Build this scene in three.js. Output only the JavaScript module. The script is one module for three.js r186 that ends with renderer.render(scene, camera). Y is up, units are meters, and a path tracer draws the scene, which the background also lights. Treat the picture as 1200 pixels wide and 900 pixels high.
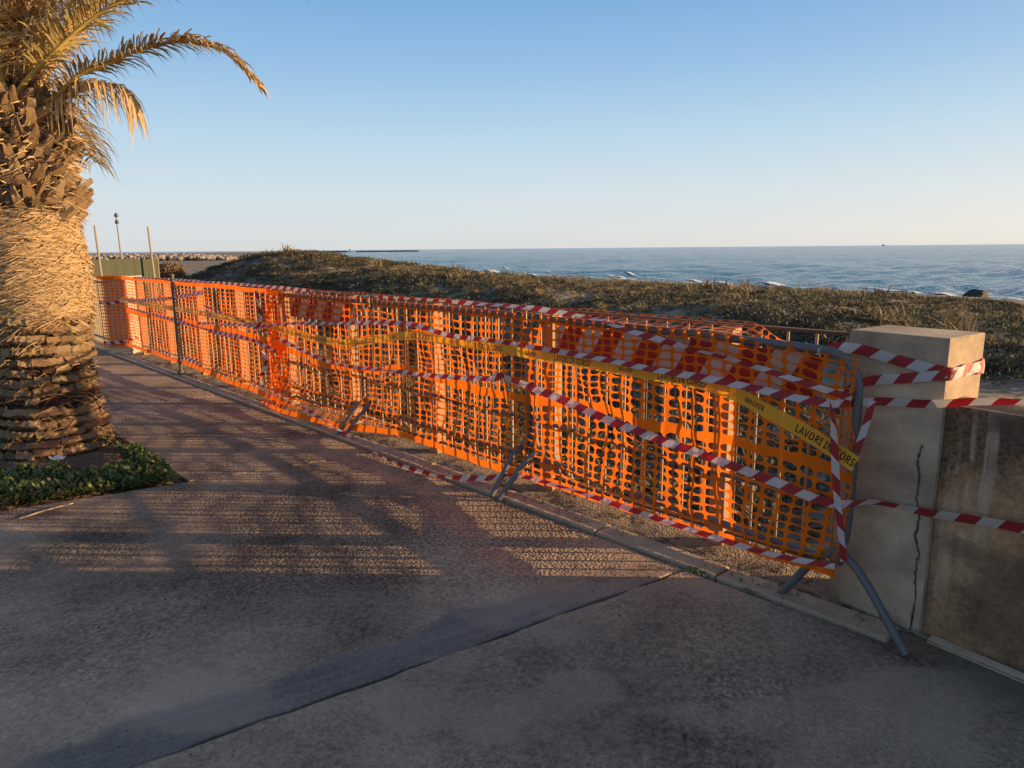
import * as THREE from 'three';
import { mergeGeometries } from 'three/addons/utils/BufferGeometryUtils.js';

// ---------------------------------------------------------------- camera, sky, sun, exposure
const scene = new THREE.Scene();
const camera = new THREE.PerspectiveCamera(56.93, 4 / 3, 0.05, 60000);
camera.rotation.order = 'YXZ';
camera.position.set(0, 1.6, 0);
camera.rotation.set(-THREE.MathUtils.degToRad(10.84), 0, -THREE.MathUtils.degToRad(0.5));

const SUN = new THREE.Vector3(1, Math.tan(THREE.MathUtils.degToRad(10.2)), 0.045).normalize();
function skyColour(x, y, z) {                                     // clear evening air: pale low down, deep blue overhead, warmer round the sun
  const e = Math.asin(Math.max(-1, Math.min(1, y))) * 180 / Math.PI;
  const K = [[-90, 0.66, 0.69, 0.70], [0, 0.66, 0.69, 0.70], [1.2, 0.69, 0.73, 0.745], [4, 0.645, 0.745, 0.80], [8, 0.50, 0.685, 0.83], [13, 0.315, 0.535, 0.79], [18, 0.205, 0.42, 0.715], [30, 0.15, 0.29, 0.52], [50, 0.12, 0.22, 0.40], [90, 0.10, 0.18, 0.33]];
  let i = 0; while (i < K.length - 2 && e > K[i + 1][0]) i++;
  const a = K[i], b = K[i + 1]; let k = (e - a[0]) / (b[0] - a[0]); k = Math.max(0, Math.min(1, k));
  const c = [0, 1, 2].map(j => a[j + 1] * (1 - k) + b[j + 1] * k);
  const cosS = x * SUN.x + y * SUN.y + z * SUN.z, ang = Math.acos(Math.max(-1, Math.min(1, cosS)));
  const g1 = Math.exp(-ang * ang / 0.35), low = Math.exp(-Math.max(0, e) / 5.5), hz = Math.exp(-ang * ang / 1.1) * low;
  return [c[0] + 0.55 * g1 + 0.42 * hz, c[1] + 0.33 * g1 + 0.22 * hz, c[2] + 0.12 * g1 + 0.0 * hz].map(v => v * 0.535);
}
{
  const W = 1024, H = 512, d = new Float32Array(W * H * 4);
  for (let j = 0; j < H; j++) for (let i = 0; i < W; i++) {
    const phi = ((i + 0.5) / W - 0.5) * Math.PI * 2, th = ((j + 0.5) / H - 0.5) * Math.PI, cy = Math.cos(th);
    const c = skyColour(Math.cos(phi) * cy, Math.sin(th), Math.sin(phi) * cy), o = (j * W + i) * 4;
    d[o] = c[0]; d[o + 1] = c[1]; d[o + 2] = c[2]; d[o + 3] = 1;
  }
  const t = new THREE.DataTexture(d, W, H, THREE.RGBAFormat, THREE.FloatType);
  t.mapping = THREE.EquirectangularReflectionMapping; t.magFilter = t.minFilter = THREE.LinearFilter; t.needsUpdate = true;
  scene.background = t; scene.environment = t;
}
const sun = new THREE.DirectionalLight(new THREE.Color(1.0, 0.66, 0.33), 5);
sun.position.copy(SUN).multiplyScalar(60).add(new THREE.Vector3(0, 0, -10)); sun.target.position.set(0, 0, -10);
sun.castShadow = true; sun.shadow.mapSize.set(4096, 4096);
Object.assign(sun.shadow.camera, { left: -40, right: 40, top: 30, bottom: -30, near: 1, far: 160 });
scene.add(sun, sun.target);
const renderer = new THREE.WebGLRenderer({ antialias: true });
renderer.toneMapping = THREE.LinearToneMapping; renderer.toneMappingExposure = 1.87;
renderer.shadowMap.enabled = true;

// ---------------------------------------------------------------- helpers
function rng(seed) { let a = seed >>> 0; return () => { a = (a + 0x6D2B79F5) | 0; let t = Math.imul(a ^ (a >>> 15), 1 | a); t = (t + Math.imul(t ^ (t >>> 7), 61 | t)) ^ t; return ((t ^ (t >>> 14)) >>> 0) / 4294967296; }; }
const R0 = rng(7);
const HT = new Float32Array(65536); { const r = rng(99); for (let i = 0; i < 65536; i++) HT[i] = r(); }
const hash2 = (i, j) => HT[((i & 255) + ((j & 255) << 8)) & 65535];
function vn(x, y) { const i = Math.floor(x), j = Math.floor(y), f = x - i, g = y - j, u = f * f * (3 - 2 * f), v = g * g * (3 - 2 * g), a = hash2(i, j), b = hash2(i + 1, j), c = hash2(i, j + 1), d = hash2(i + 1, j + 1); return a + (b - a) * u + (c - a) * v + (a - b - c + d) * u * v; }
function fbm(x, y, o) { let s = 0, a = 0.5, n = 0; for (let k = 0; k < o; k++) { s += a * vn(x, y); n += a; a *= 0.5; x = x * 2.03 + 17.3; y = y * 2.03 + 9.1; } return s / n; }
const sn = (x, y) => fbm(x, y, 3) * 2 - 1;
const clamp = (x, a = 0, b = 1) => Math.max(a, Math.min(b, x));
const sstep = (a, b, x) => { const t = clamp((x - a) / (b - a)); return t * t * (3 - 2 * t); };
const lerp = (a, b, t) => a + (b - a) * t;
function interp(x, xs, ys) { if (x <= xs[0]) return ys[0]; for (let i = 1; i < xs.length; i++) if (x <= xs[i]) return lerp(ys[i - 1], ys[i], (x - xs[i - 1]) / (xs[i] - xs[i - 1])); return ys[ys.length - 1]; }
const V = (x, y, z) => new THREE.Vector3(x, y, z);
const col = (r, g, b) => new THREE.Color().setRGB(r, g, b);
const mat = (r, g, b, rough = 0.85, o = {}) => new THREE.MeshStandardMaterial({ color: col(r, g, b), roughness: rough, side: THREE.DoubleSide, ...o });
const phys = (r, g, b, rough, o = {}) => new THREE.MeshPhysicalMaterial({ color: col(r, g, b), roughness: rough, side: THREE.DoubleSide, ...o });
const taken = {};
function numbered(n) { const k = taken[n] = (taken[n] ?? -1) + 1; return k ? `${n}_${String(k).padStart(3, '0')}` : n; }
function setUD(o, label, category, group, kind) { if (label) o.userData.label = label; if (category) o.userData.category = category; if (group) o.userData.group = group; if (kind) o.userData.kind = kind; return o; }
function group(name, label, category, g, kind) { const o = new THREE.Group(); o.name = numbered(name); scene.add(o); return setUD(o, label, category, g, kind); }
function mesh(name, geo, m, parent, kind) { const o = new THREE.Mesh(geo, m); o.name = parent ? name : numbered(name); o.castShadow = o.receiveShadow = true; (parent || scene).add(o); if (kind) o.userData.kind = kind; return o; }
const at = (g, x, y, z) => { g.translate(x, y, z); return g; };
function canvasTex(w, h, draw, srgb = true) { const c = document.createElement('canvas'); c.width = w; c.height = h; draw(c.getContext('2d'), w, h); const t = new THREE.CanvasTexture(c); if (srgb) t.colorSpace = THREE.SRGBColorSpace; t.wrapS = t.wrapT = THREE.RepeatWrapping; return t; }
const lin2s = v => { v = clamp(v); return Math.round(255 * (v <= 0.0031308 ? v * 12.92 : 1.055 * Math.pow(v, 1 / 2.4) - 0.055)); };
function dataTex(w, h, f, srgb, wrap = THREE.RepeatWrapping) {     // f(i, j) -> [r, g, b] linear, or a number for a height
  const d = new Uint8Array(w * h * 4);
  for (let j = 0; j < h; j++) for (let i = 0; i < w; i++) { const c = f(i, j), o = (j * w + i) * 4; if (srgb) { d[o] = lin2s(c[0]); d[o + 1] = lin2s(c[1]); d[o + 2] = lin2s(c[2]); } else d[o] = d[o + 1] = d[o + 2] = clamp(c) * 255; d[o + 3] = 255; }
  const t = new THREE.DataTexture(d, w, h); t.wrapS = t.wrapT = wrap; t.magFilter = THREE.LinearFilter; t.minFilter = THREE.LinearMipmapLinearFilter; t.generateMipmaps = true; if (srgb) t.colorSpace = THREE.SRGBColorSpace; t.needsUpdate = true; return t;
}
class Tri {                                                         // collects loose faces into one geometry
  constructor() { this.p = []; this.u = []; this.c = []; this.i = []; }
  v(p, u = 0, w = 0, c) { this.p.push(p.x, p.y, p.z); this.u.push(u, w); if (c) this.c.push(c[0], c[1], c[2]); return this.p.length / 3 - 1; }
  q(a, b, c, d) { this.i.push(a, b, c, a, c, d); }
  strip(pts, sides, widths, c) { let pa, pb; for (let k = 0; k < pts.length; k++) { const a = this.v(pts[k].clone().addScaledVector(sides[k], widths[k]), 0, k, c), b = this.v(pts[k].clone().addScaledVector(sides[k], -widths[k]), 1, k, c); if (k) this.q(pa, pb, b, a); pa = a; pb = b; } }
  geo(smooth = true) { let g = new THREE.BufferGeometry(); g.setAttribute('position', new THREE.Float32BufferAttribute(this.p, 3)); g.setAttribute('uv', new THREE.Float32BufferAttribute(this.u, 2)); if (this.c.length) g.setAttribute('color', new THREE.Float32BufferAttribute(this.c, 3)); g.setIndex(this.i); if (!smooth) g = g.toNonIndexed(); g.computeVertexNormals(); return g; }
}
const tube = (pts, r, seg = 24, rad = 8, closed = false) => new THREE.TubeGeometry(new THREE.CatmullRomCurve3(pts, closed, 'centripetal'), seg, r, rad, closed);
function cyl(a, b, r, rad = 8, r2 = r) { const d = b.clone().sub(a), L = d.length(), g = new THREE.CylinderGeometry(r2, r, L, rad); g.applyQuaternion(new THREE.Quaternion().setFromUnitVectors(V(0, 1, 0), d.normalize())); const m = a.clone().add(b).multiplyScalar(0.5); return at(g, m.x, m.y, m.z); }
function rough(g, amp, f, seed = 0) { const p = g.attributes.position; for (let i = 0; i < p.count; i++) { const x = p.getX(i), y = p.getY(i), z = p.getZ(i); p.setXYZ(i, x + amp * sn(y * f + seed, z * f + 3.1), y + amp * sn(x * f + 7.7 + seed, z * f + 1.9), z + amp * sn(x * f + 2.3, y * f + 5.5 + seed)); } g.computeVertexNormals(); return g; }

// the promenade's own axes: s runs along the railing away from the near pillar, t runs from the path towards the sea
const OX = 1.46, OD = 3.02, UX = -0.6801, UD = 0.7331;
const P = (s, t, h) => V(OX + s * UX + t * UD, h, -(OD + s * UD - t * UX));
const tb = s => interp(s, [-0.12, 1.95, 3.96, 5.9, 11], [-0.15, 0.04, 0.07, 0.03, 0.03]);   // line of the crowd barriers

// ---------------------------------------------------------------- ground: terrain, sea, paving
const CREST = [[-60, 60, -0.3], [-30, 40, -0.25], [-19, 35.5, -0.25], [-14.93, 34, 0.42], [-13.58, 34, 0.96], [-12, 34, 1.28], [-10.3, 33, 1.45], [-9, 32, 1.28], [-6, 30, 0.93], [-3.2, 27, 0.68], [-1.2, 25.5, 0.54], [0.6, 24, 0.43], [2.65, 22, 0.28], [4, 21, 0.25], [5.9, 19, 0.16], [7.6, 17.5, 0.0], [8.9, 16, -0.22], [10.2, 14, -0.42], [14, 10, -0.45], [22, 3, -0.5], [40, -12, -0.5]];
const SHORE = [[90, -20], [60, 42], [46, 66], [27, 104], [-20, 200], [-140, 520], [-400, 1300]];
function nearest(line, x, d) {
  let best = 1e9, sd = 0, hv = 0;
  for (let i = 0; i < line.length - 1; i++) {
    const ax = line[i][0], ad = line[i][1], bx = line[i + 1][0] - ax, bd = line[i + 1][1] - ad, k = clamp(((x - ax) * bx + (d - ad) * bd) / (bx * bx + bd * bd)), dx = x - ax - k * bx, dd = d - ad - k * bd, r = dx * dx + dd * dd;
    if (r < best) { best = r; sd = Math.sign(bx * dd - bd * dx) * Math.sqrt(r); hv = line[i].length > 2 ? lerp(line[i][2], line[i + 1][2], k) : 0; }
  }
  return [sd, hv];
}
const SEA = -4;
function landHeight(x, d) {
  const [ds] = nearest(SHORE, x, d), inland = ds;                  // positive on the land side
  const low = lerp(-1.25, -0.62, sstep(1, 7, x));
  let h = lerp(SEA - 1.2, low, sstep(-22, 50, inland));
  const [D, hc] = nearest(CREST, x, d), W = D < 0 ? lerp(2.6, 5.2, clamp((d - 12) / 20)) : 10;
  h += (hc - low) * Math.exp(-(D * D) / (W * W));
  const near = clamp((Math.hypot(x, d) - 5) / 8);
  h += near * (0.24 * sn(x * 0.35, d * 0.35) + 0.09 * sn(x * 1.3 + 40, d * 1.3)) * sstep(-5, 20, inland);
  const s = (x - OX) * UX + (d - OD) * UD, t = (x - OX) * UD - (d - OD) * UX;
  if (t < 1.4) h = lerp(-0.65, h, sstep(0.5, 1.4, t));
  if (t < 0.7 && (s > 11.5)) h = lerp(h, -0.12, sstep(0.7, 0.2, t));
  return h;
}
function graded(lo, hi, a, b, step, g) { const r = []; for (let x = a; x <= b + 1e-6; x += step) r.push(x); let st = step, x = b; while (x < hi) { st *= g; x += st; r.push(Math.min(x, hi)); } st = step; x = a; while (x > lo) { st *= g; x -= st; r.unshift(Math.max(x, lo)); } return r; }
function field(xs, ds, f, uvs, tint) {
  const T = new Tri(); for (const d of ds) for (const x of xs) { T.v(V(x, f(x, d), -d), x * uvs, d * uvs, tint && tint(x, d)); }
  const n = xs.length; for (let j = 0; j < ds.length - 1; j++) for (let i = 0; i < n - 1; i++) { const a = j * n + i; T.q(a, a + 1, a + n + 1, a + n); }
  return T.geo();
}
{
  const sandTex = dataTex(512, 512, (i, j) => { const a = fbm(i / 90, j / 90, 5), b = fbm(i / 9 + 50, j / 9, 3), k = sstep(0.35, 0.65, a) * 0.7 + b * 0.3; return [lerp(0.09, 0.30, k), lerp(0.075, 0.235, k), lerp(0.05, 0.16, k)]; }, true);
  const sandBump = dataTex(512, 512, (i, j) => fbm(i / 30, j / 30, 5), false);
  const m = new THREE.MeshStandardMaterial({ map: sandTex, bumpMap: sandBump, bumpScale: 0.06, roughness: 1, side: THREE.DoubleSide });
  mesh('dune_terrain', field(graded(-900, 120, -22, 16, 0.28, 1.12), graded(-60, 1400, 3, 40, 0.28, 1.1), landHeight, 0.25), m, null, 'structure');
}
{
  // sea: swell in the mesh, ripples in a tiling height map
  const r = rng(5), W = [];
  for (let k = 0; k < 26; k++) { const L = 2.2 * Math.pow(1.12, k), a = 2.35 + (r() - 0.5) * 1.3; W.push([Math.cos(a) * 6.283 / L, Math.sin(a) * 6.283 / L, 0.0095 * L * (0.5 + r()) * (L > 14 ? 0.45 : 1), r() * 6.28, L]); }
  const sea = (x, d) => { const D = Math.hypot(x, d), cell = Math.max(0.5, D * 0.012); let h = 0; for (const w of W) { const fade = clamp(w[4] / cell / 3 - 0.4); if (fade) h += fade * w[2] * Math.sin(w[0] * x + w[1] * d + w[3]) * 0.95; } return SEA + h * (D > 900 ? 0.5 : 1); };
  const waves = []; for (let k = 0; k < 46; k++) { const n = 3 + Math.floor(r() * 40), a = 2.3 + (r() - 0.5) * 2.0; waves.push([Math.round(Math.cos(a) * n), Math.round(Math.sin(a) * n), (0.5 + r()) / Math.pow(n, 0.75), r() * 6.28]); }
  const bump = dataTex(512, 512, (i, j) => { let h = 0; for (const w of waves) h += w[2] * Math.sin(6.28318 * (w[0] * i + w[1] * j) / 512 + w[3]); return 0.5 + h * 0.16; }, false);
  const m = new THREE.MeshPhysicalMaterial({ color: col(0.025, 0.115, 0.185), roughness: 0.12, ior: 1.33, bumpMap: bump, bumpScale: 0.7, side: THREE.DoubleSide });
  mesh('sea', field(graded(-26000, 26000, -60, 120, 1.2, 1.055), graded(30, 40000, 45, 130, 0.7, 1.03), sea, 1 / 14), m, null, 'structure');
  // broken white water along the beach
  const fm = mat(0.78, 0.8, 0.82, 0.9);
  for (const [off, wid, seed, dens] of [[2.5, 2.2, 3, 0.28], [9, 1.3, 11, 0.40], [17, 0.9, 23, 0.46]]) {
    const T = new Tri(), rr = rng(seed);
    for (let k = 0; k < 520; k++) {
      const L = k * 0.42, a = [60, 42], seg = L < 27.8 ? [46, 66, 0] : [27, 104, 27.8], st = L < 27.8 ? a : [46, 66], dx = seg[0] - st[0], dd = seg[1] - st[1], ll = Math.hypot(dx, dd), q = (L - seg[2]) / ll;
      const w = wid * (sstep(dens, dens + 0.25, fbm(L * 0.12 + seed * 7, seed, 4))) * (0.5 + rr());
      if (w < 0.05) continue;
      const nx = -dd / ll * -1, nd = -dx / ll, o = off + 2.2 * sn(L * 0.06, seed), cx = st[0] + dx * q + nx * o, cd = st[1] + dd * q + nd * o, hw = 0.3 + 0.35 * rr();
      const pts = [[-hw, -w * 0.5], [hw, -w * (0.2 + 0.4 * rr())], [hw * 0.9, w * 0.5], [-hw * 0.8, w * (0.2 + 0.3 * rr())]].map(([e, f]) => { const x = cx + dx / ll * e + nx * f, d2 = cd + dd / ll * e + nd * f; return T.v(V(x, sea(x, d2) + 0.07 + 0.05 * rr(), -d2)); });
      T.q(...pts);
    }
    const f = mesh('surf_foam', T.geo(), fm, null, 'stuff'); setUD(f, ['white water washing up where waves meet the beach', 'broken foam line just beyond the waves on the beach', 'thin outermost line of white foam off the beach'][[3, 11, 23].indexOf(seed)], 'surf');
  }
}

// paving: slabs with open joints over a dark bed; one colour and one relief sheet in metres
const GX = -5.0, GD = 1.1, GS = 8.2;
const j1 = t => 0.6 - 0.17 * t;                                    // the wide joint with the repair strip
let gMap, gBump;
{
  const N = 2048, hgt = new Float32Array(N * N);
  // loose grains: one jittered pit or stone per cell
  const cell = (x, y, f, k) => { const i = Math.floor(x * f), j = Math.floor(y * f); let best = 9; for (let a = -1; a < 2; a++) for (let b = -1; b < 2; b++) { const px = i + a + hash2(i + a + k, j + b), py = j + b + hash2(i + a, j + b + k), d = (x * f - px) ** 2 + (y * f - py) ** 2; if (d < best) best = d; } return Math.sqrt(best); };
  gMap = dataTex(N, N, (i, j) => {
    const x = GX + (i + 0.5) / N * GS, d = GD + (j + 0.5) / N * GS;
    const s = (x - OX) * UX + (d - OD) * UD, t = (x - OX) * UD - (d - OD) * UX;
    const big = fbm(x * 0.9 + 3, d * 0.9, 4), med = fbm(x * 3.1, d * 3.1 + 20, 4), fine = fbm(x * 60, d * 60, 2), gr = vn(x * 150, d * 150);
    // exposed aggregate: a worn sheet of small stones, strongest mid-path
    const agg = sstep(0.42, 0.60, fbm(x * 1.1 + 31, d * 1.1 + 7, 4) + 0.16 * Math.exp(-((x + 0.7) ** 2 / 2.2 + (d - 4.4) ** 2 / 1.2)) - 0.10 * sstep(3.4, 2.4, d) - 0.10 * sstep(-0.3, 0.5, x));
    const tar = sstep(0.50, 0.62, fbm(x * 0.8 + 90, d * 0.8 + 5, 4) + 0.10 * sstep(0.2, 1.6, x) * sstep(3.1, 2.2, d));    // rough dark screed
    let k = 0.62 + 1.15 * (big - 0.5) + 0.75 * (med - 0.5) + 0.50 * (fine - 0.5) + 0.42 * (gr - 0.5);
    let c = [0.355 * k + 0.05, 0.25 * k + 0.036, 0.165 * k + 0.024];
    let h = 0.5 + 0.13 * (fine - 0.5) + 0.10 * (gr - 0.5) + 0.12 * (med - 0.5);
    if (agg > 0.01) { const st = cell(x, d, 62, 5), id = hash2(Math.floor(x * 62), Math.floor(d * 62)), up = 1 - sstep(0.1, 0.62, st); h += agg * (0.34 * up - 0.12); const m = 1 + agg * (0.5 * (id - 0.45) + 0.35 * (up - 0.45)); c = c.map((v, q) => v * m * (1 + agg * 0.10 * [1.1, 0.9, 0.6][q])); }
    if (tar > 0.01) { const st = cell(x + 9, d, 45, 9), pit = 1 - sstep(0.12, 0.42, st); h += tar * (-0.4 * pit + 0.25 * (fine - 0.5)); const m = 1 - tar * (0.10 + 0.55 * pit); c = c.map(v => v * m); }
    const sp = cell(x + 3, d + 5, 11, 21), big2 = hash2(Math.floor((x + 3) * 11), Math.floor((d + 5) * 11) + 77);
    if (big2 > 0.8 && sp < 0.25 * (big2 - 0.78) + 0.05 * (fine - 0.3)) { c = c.map(v => v * 0.5); h -= 0.3; }
    { const q2 = cell(x + 21, d + 2, 27, 33), id2 = hash2(Math.floor((x + 21) * 27) + 40, Math.floor((d + 2) * 27)); if (id2 > 0.62 && q2 < 0.16 * (id2 - 0.45) + 0.08 * (fine - 0.35)) { c = c.map(v => v * 0.5); h -= 0.25; } }
    // repair strip along the wide joint and lighter cement smears beside it
    const e = s - j1(t), ragged = 0.05 * sn(t * 2.3, 4) + 0.02 * sn(t * 11, 9);
    const band = sstep(0.02, -0.005, -e) * sstep(0.24 + ragged * 2 + 0.02, 0.20 + ragged * 2, e) * sstep(-0.5, -0.9, t);
    if (band > 0) { const str = fbm(e * 34 + t * 1.2, t * 2.5, 3); c = [lerp(c[0], 0.09 + 0.12 * str + 0.07 * (gr - 0.5), band * 0.8), lerp(c[1], 0.08 + 0.10 * str + 0.06 * (gr - 0.5), band * 0.8), lerp(c[2], 0.08 + 0.085 * str + 0.05 * (gr - 0.5), band * 0.8)]; h = lerp(h, 0.5 + 0.5 * (str - 0.5), band); }
    const smear = sstep(0.52, 0.66, fbm(x * 1.7 + 60, d * 2.6 + 11, 5)) * sstep(3.6, 2.9, d) * 0.45;
    c = [lerp(c[0], 0.40, smear), lerp(c[1], 0.295, smear), lerp(c[2], 0.205, smear)]; h = lerp(h, 0.5, smear * 0.5);
    // algae at the foot of the wall
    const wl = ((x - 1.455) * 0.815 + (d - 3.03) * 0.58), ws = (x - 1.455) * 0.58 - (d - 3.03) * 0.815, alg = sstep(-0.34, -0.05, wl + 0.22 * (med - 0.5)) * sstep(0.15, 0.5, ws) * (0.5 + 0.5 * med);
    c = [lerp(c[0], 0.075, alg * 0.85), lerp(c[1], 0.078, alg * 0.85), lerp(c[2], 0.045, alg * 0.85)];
    // sand blown off the verge
    const sd = sstep(-0.62, -0.22, t + 0.5 * (med - 0.5)) * sstep(0.42, 0.6, fine * 0.5 + med * 0.5 + 0.06) * sstep(0.3, 0.6, s) * 0.6;
    c = [lerp(c[0], 0.38, sd), lerp(c[1], 0.265, sd), lerp(c[2], 0.16, sd)];
    hgt[j * N + i] = h;
    return c;
  }, true, THREE.MirroredRepeatWrapping);
  gBump = dataTex(N, N, (i, j) => hgt[j * N + i], false, THREE.MirroredRepeatWrapping);
}
const slabM = new THREE.MeshStandardMaterial({ map: gMap, bumpMap: gBump, bumpScale: 0.011, roughness: 0.93, side: THREE.DoubleSide });
function groundUV(g) { const p = g.attributes.position, u = g.attributes.uv; for (let i = 0; i < p.count; i++) u.setXY(i, (p.getX(i) - GX) / GS, (-p.getZ(i) - GD) / GS); return g; }
function slabGeo(corners, top, thick, wob = 0.006, seed = 0) {      // corners in (s, t), edges a little ragged
  const pts = [];
  for (let k = 0; k < 4; k++) { const a = corners[k], b = corners[(k + 1) % 4], L = Math.hypot(b[0] - a[0], b[1] - a[1]), n = Math.max(2, Math.round(L / 0.09)); for (let q = 0; q < n; q++) { const f = q / n, w = q ? wob : 0, s = lerp(a[0], b[0], f), t = lerp(a[1], b[1], f); pts.push([s + w * sn(s * 7 + seed, t * 7) * 1.6, t + w * sn(t * 7 + 5, s * 7 + seed) * 1.6]); } }
  const sh = new THREE.Shape(pts.map(([s, t]) => { const p = P(s, t, 0); return new THREE.Vector2(p.x, -p.z); }));
  const g = new THREE.ExtrudeGeometry(sh, { depth: thick, bevelEnabled: true, bevelSize: 0.006, bevelOffset: -0.006, bevelThickness: 0.006, bevelSegments: 1, steps: 1 });
  g.rotateX(-Math.PI / 2); g.translate(0, top - thick - 0.006, 0); return g;
}
{
  const bed = new Tri(), q = [[-16, 0.5], [-16, -12.5], [17, -12.5], [17, 0.5]].map(([s, t]) => bed.v(P(s, t, -0.045))); bed.q(...q);
  mesh('path_bed', bed.geo(), mat(0.06, 0.05, 0.04, 1), null, 'structure');
  const pav = group('pavement', null, null, null, 'structure');
  const J = [t => -12, t => -8.2, t => -5.2 - 0.1 * t, t => -2.3 - 0.15 * t, j1, t => 3.5 - 0.23 * t, t => 6.75 - 0.1 * t, t => 9.6 - 0.15 * t, t => 12.6, t => 16], g = 0.007;
  const rows = [[-0.215, -5.4], [-5.4, -11.5]];
  for (let k = 0; k < J.length - 1; k++) for (const [ta, tc] of rows) {
    const add = (a, b, t0, t1, fa = J[k], fb = J[k + 1]) => mesh('slab', groundUV(slabGeo([[fa(t0) + g, t0 - g], [fb(t0) - g, t0 - g], [fb(t1) - g, t1 + g], [fa(t1) + g, t1 + g]], 0, 0.05, 0.011, k)), slabM, pav);
    if (k === 5 && ta > -1) { add(0, 0, -0.215, -1.55); add(0, 0, -4.1, -5.4); } else add(0, 0, ta, tc);
  }
}
// kerb of pale stones, then the sandy verge the railing stands in
{
  const kt = dataTex(256, 256, (i, j) => { const a = fbm(i / 40, j / 40, 5), b = vn(i / 2, j / 2), k = 0.75 + 0.5 * (a - 0.5) + 0.15 * (b - 0.5); return [0.50 * k, 0.36 * k, 0.235 * k]; }, true); kt.repeat.set(1.5, 1.5);
  const kb = dataTex(256, 256, (i, j) => 0.6 * fbm(i / 12, j / 12, 4) + 0.4 * vn(i / 2, j / 2), false); kb.repeat.set(1.5, 1.5);
  const km = new THREE.MeshStandardMaterial({ map: kt, bumpMap: kb, bumpScale: 0.008, roughness: 0.95, side: THREE.DoubleSide });
  const kerb = group('kerb', null, null, null, 'structure'), r = rng(21);
  let s = -0.32; while (s < 15) { const L = 0.72 + 0.18 * r(), e = 0.006; mesh('kerb_stone', slabGeo([[s + e, -0.055], [s + L - e, -0.055], [s + L - e, -0.197], [s + e, -0.197]], 0.012 + 0.006 * r(), 0.06, 0.004, s), km, kerb); s += L; }
  const T = new Tri(), nS = 260, nT = 9, lo = -0.058, hi = 0.62;
  for (let i = 0; i <= nS; i++) for (let j = 0; j <= nT; j++) { const ss = -0.9 + 17 * i / nS, t = lo + (hi - lo) * j / nT, h = 0.012 + 0.018 * sn(ss * 3.3, t * 5) + 0.012 * sn(ss * 11, t * 11 + 8) - 0.55 * sstep(0.40, 0.62, t) - (j ? 0 : 0.012); T.v(P(ss, t, h), ss, t); }
  for (let i = 0; i < nS; i++) for (let j = 0; j < nT; j++) { const a = i * (nT + 1) + j; T.q(a, a + nT + 1, a + nT + 2, a + 1); }
  const vt = dataTex(512, 512, (i, j) => { const a = fbm(i / 60, j / 60, 5), b = fbm(i / 5, j / 5 + 30, 2), dk = sstep(0.54, 0.66, fbm(i / 26 + 9, j / 26, 4)); const k = 0.7 + 0.5 * (a - 0.5) + 0.4 * (b - 0.5); return [lerp(0.36 * k, 0.07, dk * 0.8), lerp(0.27 * k, 0.05, dk * 0.8), lerp(0.175 * k, 0.035, dk * 0.8)]; }, true);
  const vb = dataTex(512, 512, (i, j) => 0.5 * fbm(i / 16, j / 16, 4) + 0.5 * vn(i / 3, j / 3), false);
  mesh('sand_verge', T.geo(), new THREE.MeshStandardMaterial({ map: vt, bumpMap: vb, bumpScale: 0.016, roughness: 1, side: THREE.DoubleSide }), null, 'structure');
  // washed-up twigs, weed and grit along the verge
  const D = new Tri(), rr = rng(77);
  for (let k = 0; k < 1500; k++) { const ss = -0.2 + Math.pow(rr(), 1.3) * 9, t = -0.16 + 0.5 * rr() * rr() + (rr() < 0.15 ? -0.1 * rr() : 0), p = P(ss, t, (t < -0.05 ? 0.021 : 0.036)); if (fbm(ss * 2, 5, 3) < 0.42) continue; const a = rr() * 6.28, L = 0.005 + 0.016 * rr() * rr(), dir = V(Math.cos(a), 0.25 * (rr() - 0.4), Math.sin(a)), side = V(-Math.sin(a), 0.3, Math.cos(a)); D.strip([p.clone().addScaledVector(dir, -L), p.clone().add(V(0, 0.008 * rr(), 0)), p.clone().addScaledVector(dir, L)], [side, side, side], [0.0015, 0.002 + 0.0025 * rr(), 0.001]); }
  setUD(mesh('beach_litter', D.geo(), mat(0.075, 0.048, 0.028, 1), null, 'stuff'), 'dark dry twigs and weed scattered along the sandy strip under the netting', 'debris');
}
// weeds in the kerb joint
{
  const m = phys(0.11, 0.15, 0.035, 0.7, { transmission: 0.25, thickness: 0 }), q = rng(52);
  for (const [s0, n, sz, lb] of [[0.56, 46, 1, 'small green weed growing at the kerb below the netting'], [0.28, 24, 0.65, 'tiny green weed in the kerb joint close to the barrier foot']]) {
    const T = new Tri(); for (let k = 0; k < n; k++) { const a = q() * 6.283, rr = 0.06 * sz * Math.sqrt(q()), b = P(s0 + rr * Math.cos(a) * 1.4, -0.215 + rr * 0.5 * Math.sin(a), 0.004), d = V(Math.cos(a) * 0.9, 0.35 + 0.9 * q(), Math.sin(a) * 0.9).normalize(), sd = V(-Math.sin(a), 0.2, Math.cos(a)), L = (0.014 + 0.022 * q()) * sz; T.strip([b, b.clone().addScaledVector(d, L * 0.6), b.clone().addScaledVector(d, L).add(V(0, -0.003, 0))], [sd, sd, sd], [0.001, 0.0055, 0.001]); }
    setUD(mesh('kerb_weed', T.geo(), m), lb, 'weed', 'weeds along the kerb');
  }
}
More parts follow.
